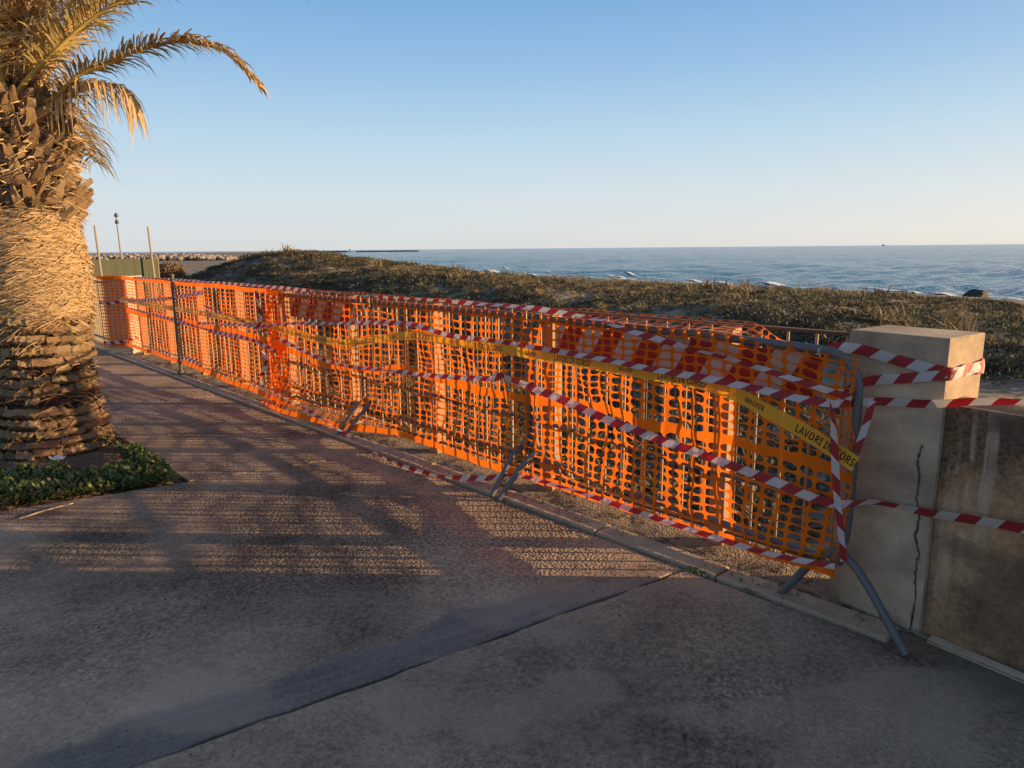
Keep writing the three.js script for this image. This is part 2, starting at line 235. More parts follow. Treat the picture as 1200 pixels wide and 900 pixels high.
// grit lying on the slabs
{
  const g = rough(new THREE.IcosahedronGeometry(1, 0), 0.35, 1.3, 3), r = rng(31), N = 900, im = new THREE.InstancedMesh(g, mat(0.25, 0.2, 0.15, 0.95), N), m = new THREE.Matrix4(), c = new THREE.Color();
  for (let k = 0; k < N; k++) { const edge = r() < 0.45, s = edge ? r() * 8 : -0.5 + r() * 7, t = edge ? -0.22 - 0.4 * r() * r() : -0.25 - 3.6 * r(), sz = 0.0022 + 0.0065 * r() * r(); m.compose(P(s, t, sz * 0.5), new THREE.Quaternion().setFromEuler(new THREE.Euler(r() * 6, r() * 6, r() * 6)), V(sz, sz * 0.7, sz)); im.setMatrixAt(k, m); const b = 0.35 + r() * 1.1; c.setRGB(b, b * 0.96, b * 0.92); im.setColorAt(k, c); }
  im.name = 'loose_grit'; im.castShadow = im.receiveShadow = true; scene.add(im); setUD(im, 'small loose stones scattered over the concrete path', 'grit', null, 'stuff');
}

// ---------------------------------------------------------------- near pillar and wall
const WX = 1.455, WD = 3.03, wux = 0.58, wud = -0.815;
const Q = (a, b, h) => V(WX + a * wux + b * 0.815, h, -(WD + a * wud + b * 0.58));   // a along the wall towards the viewer's right, b towards the sea
function boxQ(a0, a1, b0, b1, h0, h1, bev = 0.008) {
  const sh = new THREE.Shape([[a0, b0], [a1, b0], [a1, b1], [a0, b1]].map(([a, b]) => { const p = Q(a, b, 0); return new THREE.Vector2(p.x, -p.z); }));
  const g = new THREE.ExtrudeGeometry(sh, { depth: h1 - h0 - 2 * bev, bevelEnabled: true, bevelSize: bev, bevelOffset: -bev, bevelThickness: bev, bevelSegments: 2 });
  g.rotateX(-Math.PI / 2); g.translate(0, h0 + bev, 0);
  const p = g.attributes.position, u = g.attributes.uv, nn = g.attributes.normal;
  for (let i = 0; i < p.count; i++) { const x = p.getX(i) - WX, d = -p.getZ(i) - WD, a = x * wux + d * wud, b = x * 0.815 + d * 0.58, na = nn.getX(i) * wux - nn.getZ(i) * wud; if (Math.abs(nn.getY(i)) > 0.7) u.setXY(i, a, b + 3); else if (Math.abs(na) > 0.7) u.setXY(i, b + 2, p.getY(i)); else u.setXY(i, a, p.getY(i)); }
  return g;
}
{
  const crack = [[0.335, 0.80], [0.325, 0.74], [0.34, 0.66], [0.335, 0.58], [0.355, 0.50], [0.345, 0.42], [0.368, 0.35], [0.36, 0.26], [0.372, 0.16], [0.366, 0.05], [0.362, 0.0]];
  const dc = (a, h) => { let b = 9; for (let k = 0; k < crack.length - 1; k++) { const [ax, ay] = crack[k], bx = crack[k + 1][0] - ax, by = crack[k + 1][1] - ay, q = clamp(((a - ax) * bx + (h - ay) * by) / (bx * bx + by * by)); b = Math.min(b, Math.hypot(a - ax - q * bx, h - ay - q * by)); } return b; };
  const N = 640, SZ = 4, hb = new Float32Array(N * N * 4);
  const W2 = N * 2, H2 = N * 2; const hh = new Float32Array(W2 * H2);
  const pm = dataTex(W2, H2, (i, j) => {                            // plaster: u 0..4 m, v 0..4 m tile
    const a = i / W2 * SZ, h = j / H2 * SZ;
    const big = fbm(a * 3 + 4, h * 3, 5), med = fbm(a * 11, h * 11 + 3, 4), f = vn(a * 140, h * 140), trow = fbm(a * 5 + h * 3, h * 16 - a * 4, 3);
    let k = 0.8 + 1.0 * (big - 0.5) + 0.42 * (med - 0.5) + 0.16 * (f - 0.5) + 0.3 * (trow - 0.5), c = [0.52 * k, 0.385 * k, 0.255 * k], y = 0.5 + 0.25 * (trow - 0.5) + 0.16 * (med - 0.5) + 0.05 * (f - 0.5);
    if (a < 0.5 && h < 1.3) { const w = dc(a + 0.006 * sn(a * 50, h * 50), h), cw = 0.0016 + 0.0022 * vn(h * 30, 2); if (w < cw) { c = [0.03, 0.025, 0.02]; y -= 0.5; } else if (w < cw + 0.006) { c = c.map(v => v * 0.8); } const st = sstep(0.36, 0.395, a) * (0.5 + 0.5 * med) * 0.3; c = c.map(v => v * (1 - 0.4 * st)); const ft = sstep(0.16 * big + 0.10, 0.0, h) * sstep(0.35, 0.6, med) * 0.6; c = [lerp(c[0], 0.1, ft), lerp(c[1], 0.085, ft), lerp(c[2], 0.05, ft)]; }
    hh[j * W2 + i] = y; return c;
  }, true);
  const pb = dataTex(W2, H2, (i, j) => hh[j * W2 + i], false);
  for (const t of [pm, pb]) { t.repeat.set(1 / SZ, 1 / SZ); }
  const plaster = new THREE.MeshStandardMaterial({ map: pm, bumpMap: pb, bumpScale: 0.008, roughness: 0.95, side: THREE.DoubleSide });
  const pil = group('concrete_pillar', 'plastered concrete pillar with a long vertical crack and tape tied round its top', 'pillar');
  mesh('shaft', boxQ(0, 0.40, 0, 0.31, -0.04, 1.245, 0.005), plaster, pil);

  const wh = new Float32Array(1024 * 640);
  const wm = dataTex(1024, 640, (i, j) => {                         // old render with pale lime runs: u 0..4 m, v 0..1.25 m
    const a = i / 1024 * 4, h = j / 640 * 1.25, big = fbm(a * 2.2 + 8, h * 2.2, 5), med = fbm(a * 9, h * 9, 4), f = vn(a * 120, h * 120);
    let k = 0.5 + 1.5 * (big - 0.42) + 0.5 * (med - 0.5) + 0.35 * (f - 0.5) + 0.35 * (fbm(a * 34, h * 34, 3) - 0.5), c = [0.43 * k, 0.24 * k, 0.122 * k];
    const aw = a + 0.010 * sn(a * 2, h * 2.1) + 0.006 * sn(a * 9 + 4, h * 9), run = fbm(aw * 26, h * 0.8 + 2, 4), len = 0.25 + 0.65 * fbm(a * 6 + 3, 7, 3), rn = sstep(0.47, 0.56, run) * sstep(len - 0.25, len + 0.1, 1.0 - Math.abs(h - 0.62) * 1.2) * (0.25 + 0.75 * vn(aw * 90, h * 9)) * sstep(0.3, 0.55, fbm(a * 14, h * 14 + 6, 4));
    c = [lerp(c[0], 0.50, rn * 0.8), lerp(c[1], 0.38, rn * 0.8), lerp(c[2], 0.27, rn * 0.8)];
    const gr = sstep(0.5, 0.62, fbm(a * 3 + 20, h * 5 + 20, 5)) * 0.5; c = [lerp(c[0], 0.075, gr), lerp(c[1], 0.058, gr), lerp(c[2], 0.042, gr)];
    wh[j * 1024 + i] = 0.5 + 0.35 * (med - 0.5) + 0.3 * (fbm(a * 30, h * 30, 3) - 0.5); return c;
  }, true), wb = dataTex(1024, 640, (i, j) => wh[j * 1024 + i], false);
  for (const t of [wm, wb]) t.repeat.set(1 / 4, 1 / 1.25);
  const wallM = new THREE.MeshStandardMaterial({ map: wm, bumpMap: wb, bumpScale: 0.022, roughness: 0.97, side: THREE.DoubleSide });
  const w = group('boundary_wall', 'low brown rendered wall with pale vertical lime streaks beside the pillar', 'wall');
  mesh('wall_body', boxQ(0.403, 9.5, 0.028, 0.25, -0.06, 0.985, 0.012), wallM, w);
  // a thin cement fillet along the foot
  for (let k = 0, a = 0.44; k < 8; k++) { const L = 0.5 + 0.3 * R0(); mesh('foot_fillet', rough(boxQ(a, a + L - 0.006, -0.02 - 0.02 * R0(), 0.024, -0.03, 0.003 + 0.007 * R0(), 0.003), 0.014, 19, k), plaster, w); a += L; }
  // the strip of old paving between the slabs and the wall
  { const T2 = new Tri(), ids = []; for (let i = 0; i <= 40; i++) ids.push([-0.62, 0.03].map((b, q) => T2.v(Q(-0.05 + 9.6 * i / 40, b, q ? -0.004 : -0.012)))); for (let i = 0; i < 40; i++) T2.q(ids[i][0], ids[i + 1][0], ids[i + 1][1], ids[i][1]); mesh('gutter_strip', groundUV(T2.geo()), slabM, null, 'structure'); }
  // a rough mortar bed on the top
  const T = new Tri(), nA = 300, nB = 8; for (let i = 0; i <= nA; i++) for (let j = 0; j <= nB; j++) { const a = 0.405 + 9.09 * i / nA, b = 0.034 + 0.21 * j / nB, e = Math.sin(Math.PI * j / nB); T.v(Q(a, b, 0.982 + e * (0.018 + 0.014 * sn(a * 8, b * 9))), a, b); }
  for (let i = 0; i < nA; i++) for (let j = 0; j < nB; j++) { const a = i * (nB + 1) + j; T.q(a, a + nB + 1, a + nB + 2, a + 1); }
  mesh('wall_top', T.geo(), mat(0.24, 0.155, 0.085, 1, { bumpMap: pb, bumpScale: 0.01 }), w);
}

// ---------------------------------------------------------------- railing
const postM = mat(0.33, 0.20, 0.105, 0.8), creamM = mat(0.40, 0.29, 0.18, 0.6), rustM = mat(0.13, 0.06, 0.032, 0.85), galvM = new THREE.MeshStandardMaterial({ color: col(0.125, 0.118, 0.115), roughness: 0.55, metalness: 0.2, side: THREE.DoubleSide });
const RT = 0.17;
const boxS = (s0, s1, t0, t1, h0, h1) => {                            // a box along the promenade's axes
  const m = new THREE.BoxGeometry(s1 - s0, h1 - h0, t1 - t0), p = m.attributes.position, ix = m.index.array;
  for (let i = 0; i < p.count; i++) { const q = P((s0 + s1) / 2 + p.getX(i), (t0 + t1) / 2 + p.getZ(i), (h0 + h1) / 2 + p.getY(i)); p.setXYZ(i, q.x, q.y, q.z); }
  m.computeVertexNormals(); return m;
};
{
  const r = group('seafront_railing', 'cream painted railing of upright bars and square posts behind the orange netting', 'railing');
  const posts = []; for (let k = 0; k < 9; k++) { const s = 0.68 + 1.262 * k; if (s < 10.9) posts.push(s); }
  const bs = cyl(P(0, 0, 0.05), P(0, 0, 1.198), 0.008, 8), ps = boxS(-0.045, 0.045, -0.045, 0.045, -0.05, 1.19), o = P(0, 0, 0);
  for (let s = 0.085; s < 10.95; s += 0.1402) { if (posts.some(p => Math.abs(p - s) < 0.075)) continue; const b = mesh('bar', bs, creamM, r), p = P(s, RT, 0); b.position.copy(p).sub(o); }
  for (const s of posts) { const b = mesh('post', ps, postM, r), p = P(s, RT, 0); b.position.copy(p).sub(o); }
  mesh('top_rail', boxS(0.005, 10.98, RT - 0.022, RT + 0.022, 1.2, 1.214), rustM, r);
  mesh('bottom_rail', boxS(0.005, 10.98, RT - 0.018, RT + 0.018, 0.085, 0.1), rustM, r);
}

// ---------------------------------------------------------------- crowd barriers
const stripeTex = canvasTex(256, 64, (c, w, h) => { c.fillStyle = '#b9aca0'; c.fillRect(0, 0, w, h); c.fillStyle = '#9a1a12'; for (let k = -1; k < 3; k++) { c.beginPath(); const x = k * 128; c.moveTo(x, h); c.lineTo(x + 64, h); c.lineTo(x + 110, 0); c.lineTo(x + 46, 0); c.fill(); } });
const panelM = new THREE.MeshStandardMaterial({ map: stripeTex, roughness: 0.6, side: THREE.DoubleSide });
function barrier(s0, s1, panel, feet, label) {
  const g = group('crowd_barrier', label, 'barrier', 'metal crowd barriers set end to end');
  const a = P(s0, tb(s0), 0), b = P(s1, tb(s1), 0), L = a.distanceTo(b); g.position.copy(a); g.rotation.y = Math.atan2(-(b.z - a.z), b.x - a.x);
  const lo = 0.25, hi = 1.165, rc = 0.15, pts = [];
  const arc = (cx, cy, a0) => { for (let k = 0; k <= 6; k++) { const t = a0 + k / 6 * Math.PI / 2; pts.push(V(cx + rc * Math.cos(t), cy + rc * Math.sin(t), 0)); } };
  arc(L - rc, hi - rc, 0); arc(rc, hi - rc, Math.PI / 2); arc(rc, lo + rc, Math.PI); arc(L - rc, lo + rc, Math.PI * 1.5);
  mesh('frame', tube(pts, 0.0195, 160, 10, true), galvM, g);
  mesh('middle_bar', cyl(V(0.015, 0.5, 0), V(L - 0.015, 0.5, 0), 0.0135, 8), galvM, g);
  const rod = cyl(V(0, 0.262, 0), V(0, panel ? 0.97 : 1.155, 0), 0.0065, 6), n = 11;
  for (let k = 1; k < n; k++) { const m = mesh('rod', rod, galvM, g); m.position.set(L * k / n, 0, 0.006 * (k % 2 ? 1 : -1)); }
  if (panel) { const w = L - 0.34, pg = new THREE.BoxGeometry(w, 0.185, 0.004); const u = pg.attributes.uv; for (let i = 0; i < u.count; i++) u.setX(i, u.getX(i) * w / 0.62); mesh('striped_board', at(pg, L / 2, 1.048, 0.022), panelM, g); }
  for (const [x, pa, pb] of feet) {                                  // each foot: one bent tube bridging under the frame
    const A = pa.clone().sub(a).applyAxisAngle(V(0, 1, 0), -g.rotation.y), B = pb.clone().sub(a).applyAxisAngle(V(0, 1, 0), -g.rotation.y), top = 0.30, M = V(x, top, 0);
    const c = (q, k, y) => V(lerp(M.x, q.x, k), y, lerp(M.z, q.z, k));
    mesh('foot', tube([c(A, 1, 0.012), c(A, 0.72, 0.115), c(A, 0.42, 0.225), c(A, 0.2, 0.283), c(A, 0, top), c(B, 0.2, 0.283), c(B, 0.42, 0.225), c(B, 0.72, 0.115), c(B, 1, 0.012)], 0.0185, 40, 10), galvM, g);
    mesh('foot_clamp', cyl(V(x, 0.245, 0), V(x, 0.33, 0), 0.027, 10), galvM, g);
  }
  return g;
}
barrier(-0.10, 1.97, true, [[0.03, V(1.545, 0, -2.54), V(1.25, 0.02, -3.06)], [2.02, P(2.03, -0.235, 0), P(1.83, 0.30, 0.02)]], 'crowd barrier with red and white striped board standing against the cracked pillar');
barrier(2.03, 3.99, false, [[0.05, P(2.11, -0.225, 0), P(1.91, 0.30, 0.02)], [1.9, P(4.13, -0.15, 0), P(3.70, 0.31, 0.02)]], 'crowd barrier without a striped board between the two boarded ones');
barrier(4.05, 5.62, true, [[0.05, P(4.22, -0.16, 0), P(3.78, 0.31, 0.02)], [1.5, P(5.62, -0.02, 0), P(5.5, 0.30, 0.02)]], 'crowd barrier with striped board beside the bunched netting seam');

// ---------------------------------------------------------------- orange safety netting
const netM = phys(0.96, 0.205, 0.012, 0.85, { transmission: 0.58, thickness: 0, ior: 1.3, specularIntensity: 0.35 });
// a sheet of punched plastic: rows of oval holes, some rows left solid as bands; where(l, w) gives the point for length l and drop w (metres)
function netSheet(L, Hgt, cw, ch, solid, where, seed) {
  const nx = Math.round(L / cw), ny = Math.round(Hgt / ch), T = new Tri(), r = rng(seed), M = 12;
  const corner = []; 
  for (let j = 0; j < ny; j++) for (let i = 0; i < nx; i++) {
    const x0 = i * L / nx, x1 = (i + 1) * L / nx, y0 = j * Hgt / ny, y1 = (j + 1) * Hgt / ny, cx = (x0 + x1) / 2, cy = (y0 + y1) / 2;
    if (solid.includes(j)) { const n = 3, ids = []; for (let q = 0; q <= n; q++) { const x = lerp(x0, x1, q / n); ids.push([T.v(where(x, y0)), T.v(where(x, (y0 + y1) / 2)), T.v(where(x, y1))]); } for (let q = 0; q < n; q++) { T.q(ids[q][0], ids[q + 1][0], ids[q + 1][1], ids[q][1]); T.q(ids[q][1], ids[q + 1][1], ids[q + 1][2], ids[q][2]); } continue; }
    const hx = (x1 - x0) * (0.40 + 0.03 * r()), hy = (y1 - y0) * (0.395 + 0.04 * r()), out = [], inn = [];
    for (let k = 0; k < M; k++) {
      const a = (k + 0.5) / M * Math.PI * 2, ca = Math.cos(a), sa = Math.sin(a), e = 2 / 2.6, ix = Math.sign(ca) * Math.pow(Math.abs(ca), e), iy = Math.sign(sa) * Math.pow(Math.abs(sa), e), mx = Math.max(Math.abs(ca), Math.abs(sa));
      inn.push(T.v(where(cx + hx * ix, cy + hy * iy))); out.push(T.v(where(cx + (x1 - x0) / 2 * ca / mx, cy + (y1 - y0) / 2 * sa / mx)));
    }
    // square corners of the cell
    const cs = [[1, 1], [-1, 1], [-1, -1], [1, -1]].map(([a, b]) => T.v(where(cx + a * (x1 - x0) / 2, cy + b * (y1 - y0) / 2)));
    for (let k = 0; k < M; k++) { const k2 = (k + 1) % M; T.q(inn[k], out[k], out[k2], inn[k2]); }
    [[1, 0], [4, 1], [7, 2], [10, 3]].forEach(([k, c]) => T.i.push(out[k], cs[c], out[(k + 1) % M]));
  }
  return T.geo();
}
const netFolds = (s, w) => 0.038 * sn(s * 1.3 + 2, w * 1.6) + 0.026 * sn(s * 4.2, w * 2.4 + 7) + 0.012 * sn(s * 9, w * 7 + 3);
{
  // near length: laid over the railing top and the barriers, hanging to the kerb
  const botH = s => interp(s, [-0.1, 0.35, 1.0, 1.8, 2.5, 3.4, 4.2, 5.0, 5.8], [0.19, 0.16, 0.135, 0.10, 0.075, 0.10, 0.045, 0.02, 0.02]);
  const flare = s => interp(s, [2.8, 3.6, 4.4, 5.2, 5.9], [0, 0.02, 0.16, 0.20, 0.14]);   // the foot of the sheet spreads out over the kerb
  const L = 5.95, over = 0.20, Hn = 1.30;
  const near = (l, w) => {
    let s = l - 0.10; const b = botH(s), drop = 1.19 - b, k = w < over ? 0 : (w - over) / (Hn - over);
    const sag = 0.055 * Math.exp(-((s - 4.6) ** 2) / 0.5 - ((k - 0.45) ** 2) / 0.06) + 0.06 * Math.exp(-((s - 3.3) ** 2) / 0.25 - ((k - 0.35) ** 2) / 0.05);
    s += k * 0.06 * sn(s * 1.1, w * 2 + 5) + 0.045 * sn(s * 2.6 + 9, w * 3) + 0.012 * sn(s * 8, w * 8) + 0.05 * Math.exp(-((s - 0.1) ** 2) / 0.05) * (k - 0.4);
    const slip = sstep(0.62, -0.12, s);                              // the end has slid down off the railing and the tube
    if (w < over) { const q = w / over, t1 = tb(s) - 0.03, t0 = lerp(0.20, t1 + 0.012, sstep(0.62, 0.2, s)); return P(s, lerp(t0, t1, q), 1.226 - 0.028 * q - 0.02 * Math.sin(q * 3.14) + 0.012 * sn(s * 3, w * 9) - slip * 0.10 * (0.75 + 0.25 * q)); }
    const h = 1.198 - slip * 0.10 * (1 - k) - k * drop - sag * (1 - k) + (0.055 * sn(s * 1.5 + 4, k * 2.2) + 0.03 * sn(s * 4 + 1, k * 4)) * Math.sin(Math.PI * k) + 0.011 * sn(s * 7, k * 9);
    const pulled = 0.05 * Math.exp(-((s - 5.75) ** 2) / 0.02) * Math.sin(k * 9);
    const f = flare(s), spread = f * Math.pow(sstep(0.70, 1, k), 1.2);
    const t = tb(s) - 0.045 + netFolds(s, w) * (0.5 + Math.sin(Math.PI * k)) - spread + pulled;
    return P(s, Math.min(t, tb(s) - 0.026), h < 0.045 && t < -0.0 ? Math.max(h, 0.048) : h);
  };
  const n1 = mesh('safety_net', netSheet(L, Hn, 0.079, 0.0485, [15, 26], near, 3), netM); setUD(n1, 'orange plastic safety netting draped over the crowd barriers beside the pillar', 'safety net', 'orange safety netting');
  const far = [[5.45, 0.0], [8.4, -0.01], [10.98, -0.015]];
  const LF = 5.55, HF = 1.2;
  const farW = (l, w) => {
    let s = 5.42 + l, k = w / HF, d = netFolds(s + 30, w);
    const b = interp(s, [5.4, 6.4, 7.8, 11], [0.07, 0.11, 0.15, 0.16]);
    const bunch = 0.06 * Math.exp(-((s - 5.55) ** 2) / 0.012);
    return P(s + 0.015 * sn(s * 3, w * 3) + 0.012 * sn(s * 9, k * 3), 0.03 - 0.055 + d * 0.7 - bunch * (1 + Math.sin(k * 14 + s * 30)) - 0.05 * sstep(0.85, 1, k), 1.225 + 0.012 * sn(s * 1.4, 3) - k * (1.225 - b) + 0.012 * sn(s * 2.2, k * 3 + 1));
  };
  const n2 = mesh('safety_net', netSheet(LF, HF, 0.075, 0.0485, [0, 11, 12, 24], farW, 9), netM); setUD(n2, 'orange plastic safety netting stretched flat along the railing up to the far pillar', 'safety net', 'orange safety netting');
}

// ---------------------------------------------------------------- tapes
const tapeTex = canvasTex(256, 64, (c, w, h) => { c.fillStyle = '#cfc5c1'; c.fillRect(0, 0, w, h); c.fillStyle = '#a51d20'; for (let k = -1; k < 3; k++) { const x = k * 128; c.beginPath(); c.moveTo(x, h); c.lineTo(x + 64, h); c.lineTo(x + 96, 0); c.lineTo(x + 32, 0); c.fill(); } });
const tapeM = new THREE.MeshPhysicalMaterial({ map: tapeTex, roughness: 0.75, transmission: 0.35, thickness: 0, side: THREE.DoubleSide });
const yelTex = canvasTex(2048, 128, (c, w, h) => { c.fillStyle = '#f0b21a'; c.fillRect(0, 0, w, h); c.fillStyle = '#15100a'; c.textBaseline = 'middle'; c.font = 'bold 92px sans-serif'; c.fillText('LAVORI IN CORSO', 40, h / 2 + 4, 1080); c.font = 'bold 66px sans-serif'; c.fillText('MAURER', 1390, h / 2 + 4, 400); });
yelTex.wrapT = THREE.ClampToEdgeWrapping;
const yelM = new THREE.MeshPhysicalMaterial({ map: yelTex, roughness: 0.8, transmission: 0.45, thickness: 0, side: THREE.DoubleSide });
function ribbon(pts, width, period, m, o = {}) {                     // a strip of film along pts, turning and creasing as it goes
  const c = new THREE.CatmullRomCurve3(pts, false, 'centripetal'), L = c.getLength(), n = Math.ceil(L / 0.02), T = new Tri(), sd = o.seed || 1, up = V(0, 1, 0), rows = [];
  for (let k = 0; k <= n; k++) {
    const u = k / n, p = c.getPointAt(u), tg = c.getTangentAt(u), l = u * L;
    let side = up.clone().addScaledVector(tg, -up.dot(tg)); if (side.lengthSq() < 0.02) side = V(0.7, 0, 0.7).addScaledVector(tg, -V(0.7, 0, 0.7).dot(tg)); side.normalize();
    const tw = (o.twist ?? 0.9) * 2.2 * sn(l * (o.tf ?? 1.3) + sd * 7.7, sd) + (o.turns || 0) * u * Math.PI; side.applyAxisAngle(tg, tw);
    const fold = (o.narrow ?? 0.35), w = width * (1 - fold * (0.5 + 0.5 * sn(l * 2.1 + sd, sd * 3 + 5))), nn = side.clone().cross(tg), cup = 0.14 * w * sn(l * 5 + sd, 3);
    const row = []; for (let q = 0; q <= 3; q++) { const f = q / 3 - 0.5; row.push(T.v(p.clone().addScaledVector(side, f * w).addScaledVector(nn, cup * (1 - 4 * f * f) + 0.0025 * sn(l * 22, q * 3 + sd)), l / period + (o.phase || 0), q / 3)); } rows.push(row);
  }
  for (let k = 0; k < n; k++) for (let q = 0; q < 3; q++) T.q(rows[k][q], rows[k + 1][q], rows[k + 1][q + 1], rows[k][q + 1]);
  return T.geo();
}
const TG = 'red and white barrier tapes tied along the netting';
const S = (list, off = -0.1) => list.map(([s, h, t]) => P(s, t ?? (s < 5.7 ? tb(s) : 0.0) + off, h));
function tape(label, pts, o = {}) { return setUD(mesh('barrier_tape', ribbon(pts, o.w ?? 0.05, 0.30, tapeM, o), tapeM), label, 'tape', TG); }
tape('red and white tape running along the top edge of the netting from end to end', S([[10.02, 1.235], [8.7, 1.25], [7.48, 1.25], [5.59, 1.245], [3.98, 1.225], [3.06, 1.235], [2.47, 1.235], [1.84, 1.235], [1.33, 1.205], [1.09, 1.165], [0.74, 1.12], [0.45, 1.085], [0.24, 1.055], [0.09, 1.03], [-0.03, 1.01], [-0.11, 1.0]], -0.085), { seed: 1, twist: 1.1, w: 0.042, narrow: 0.6 });
tape('red and white tape strung high across the netting and past the pillar', [...S([[7.56, 0.75], [6.52, 0.81], [5.75, 0.85], [5.09, 0.92], [4.33, 0.97], [3.5, 1.035], [3.15, 1.04], [2.73, 1.0], [2.27, 1.005], [1.85, 1.0], [1.22, 0.995], [0.9, 0.985], [0.56, 0.985], [0.28, 0.975], [-0.02, 0.965]], -0.11), Q(0.16, -0.04, 0.962), Q(0.36, -0.03, 0.985), Q(0.54, -0.005, 1.022), Q(0.85, -0.02, 1.06), Q(1.5, -0.05, 1.05), Q(2.6, -0.06, 1.0)], { seed: 2, twist: 0.75, tf: 1.3, narrow: 0.5, w: 0.045 });
tape('crumpled red and white tape drooping across the middle of the netting between two barrier joints', S([[7.34, 0.97], [6.37, 0.88], [5.17, 0.69], [4.81, 0.64], [4.33, 0.605], [3.48, 0.65], [2.95, 0.68], [2.24, 0.755], [2.17, 0.78]]), { seed: 3, twist: 0.9, narrow: 0.5 });
tape('red and white tape slanting down to mid-height and on across the pillar', [...S([[2.24, 0.79], [1.62, 0.715], [1.21, 0.66], [0.89, 0.63], [0.55, 0.605], [0.21, 0.575], [-0.08, 0.55]], -0.11), Q(0.2, -0.05, 0.535), Q(0.40, -0.03, 0.545), Q(0.7, -0.02, 0.58), Q(1.2, -0.03, 0.6), Q(2.2, -0.04, 0.62)], { seed: 4, twist: 0.7, tf: 1.7, narrow: 0.45, w: 0.058 });
tape('red and white tape along the foot of the netting that dips onto the paving', S([[10.01, 0.25], [7.71, 0.26], [5.73, 0.26, -0.2], [4.91, 0.20, -0.22], [4.37, 0.15, -0.24], [4.05, 0.10, -0.235], [3.72, 0.055, -0.24], [3.42, 0.03, -0.27], [3.08, 0.022, -0.29], [2.72, 0.025, -0.26], [2.45, 0.05, -0.22], [2.2, 0.10, -0.17], [2.06, 0.14, -0.11], [1.56, 0.165], [1.2, 0.18], [0.87, 0.19], [0.48, 0.205], [0.19, 0.225], [-0.10, 0.27, -0.235]], -0.095), { seed: 5, twist: 1.1, narrow: 0.6, w: 0.045 });
tape('red and white tape hanging straight down the near end of the netting', [P(-0.04, -0.26, 0.985), P(-0.07, -0.265, 0.8), P(-0.09, -0.255, 0.6), P(-0.115, -0.245, 0.44), P(-0.13, -0.225, 0.3)], { seed: 6, twist: 0.8, tf: 2.2, narrow: 0.5, w: 0.036 });
tape('short red and white tape tied from the barrier corner to the netting edge', [P(-0.165, -0.16, 0.985), P(-0.15, -0.175, 0.88), P(-0.13, -0.19, 0.77)], { seed: 7, twist: 0.3, w: 0.032 });
tape('red and white tape wound round the top of the cracked pillar', [P(0.07, -0.155, 1.15), P(0.03, -0.10, 1.175), Q(0.06, -0.022, 1.168), Q(0.18, -0.012, 1.145), Q(0.39, -0.012, 1.115), Q(0.412, 0.01, 1.11), Q(0.414, 0.15, 1.108), Q(0.414, 0.30, 1.118), Q(0.395, 0.322, 1.12), Q(0.2, 0.325, 1.125)], { seed: 8, twist: 0.1, narrow: 0.35, w: 0.056 });
tape('red and white tape rising from the netting corner to wrap the pillar edge', [P(-0.06, -0.23, 1.0), Q(0.1, -0.04, 1.035), Q(0.25, -0.018, 1.07), Q(0.385, -0.016, 1.10), Q(0.416, 0.01, 1.10), Q(0.417, 0.14, 1.118), Q(0.417, 0.29, 1.10), Q(0.40, 0.326, 1.1)], { seed: 9, twist: 0.15, w: 0.05 });
tape('faded red and white tape high on the flat netting by the far pillar', S([[10.9, 0.9], [10.15, 0.9], [8.72, 0.99], [7.76, 1.085], [7.4, 1.12]], -0.08), { seed: 10, twist: 0.6, w: 0.06 });
tape('red and white tape sagging across the middle of the flat netting by the far pillar', S([[10.9, 0.79], [10.07, 0.76], [8.38, 0.72], [7.22, 0.68], [6.03, 0.67], [5.6, 0.6]], -0.08), { seed: 11, twist: 0.6, w: 0.055 });
tape('red and white tape twisted down the bunched netting seam', [P(5.60, -0.2, 1.22), P(5.56, -0.2, 0.95), P(5.66, -0.21, 0.75), P(5.5, -0.2, 0.55), P(5.58, -0.22, 0.35), P(5.4, -0.24, 0.2)], { seed: 12, twist: 1.6, tf: 3, narrow: 0.6, w: 0.05 });
{
  const pts = S([[10.9, 0.88], [10.03, 0.875], [7.44, 0.875], [5.74, 0.855], [5.1, 0.815], [4.21, 0.805], [3.72, 0.885], [3.22, 0.955], [2.73, 0.955], [2.12, 0.955], [1.45, 0.955], [0.82, 0.955], [0.63, 0.955], [0.43, 0.93], [0.23, 0.87], [0.06, 0.815], [-0.15, 0.73]], -0.088);
  const c = new THREE.CatmullRomCurve3(pts, false, 'centripetal'); let best = 9, bl = 0; const L = c.getLength(), tgt = P(0.32, tb(0.32) - 0.088, 0.9); for (let k = 0; k <= 600; k++) { const d = c.getPointAt(k / 600).distanceTo(tgt); if (d < best) { best = d; bl = k / 600 * L; } }
  const per = 0.80; setUD(mesh('warning_tape', ribbon(pts, 0.072, per, yelM, { seed: 14, twist: 0.10, narrow: 0.12, phase: 0.755 - bl / per }), yelM), 'yellow warning tape with black lettering running the length of the netting', 'tape');
}

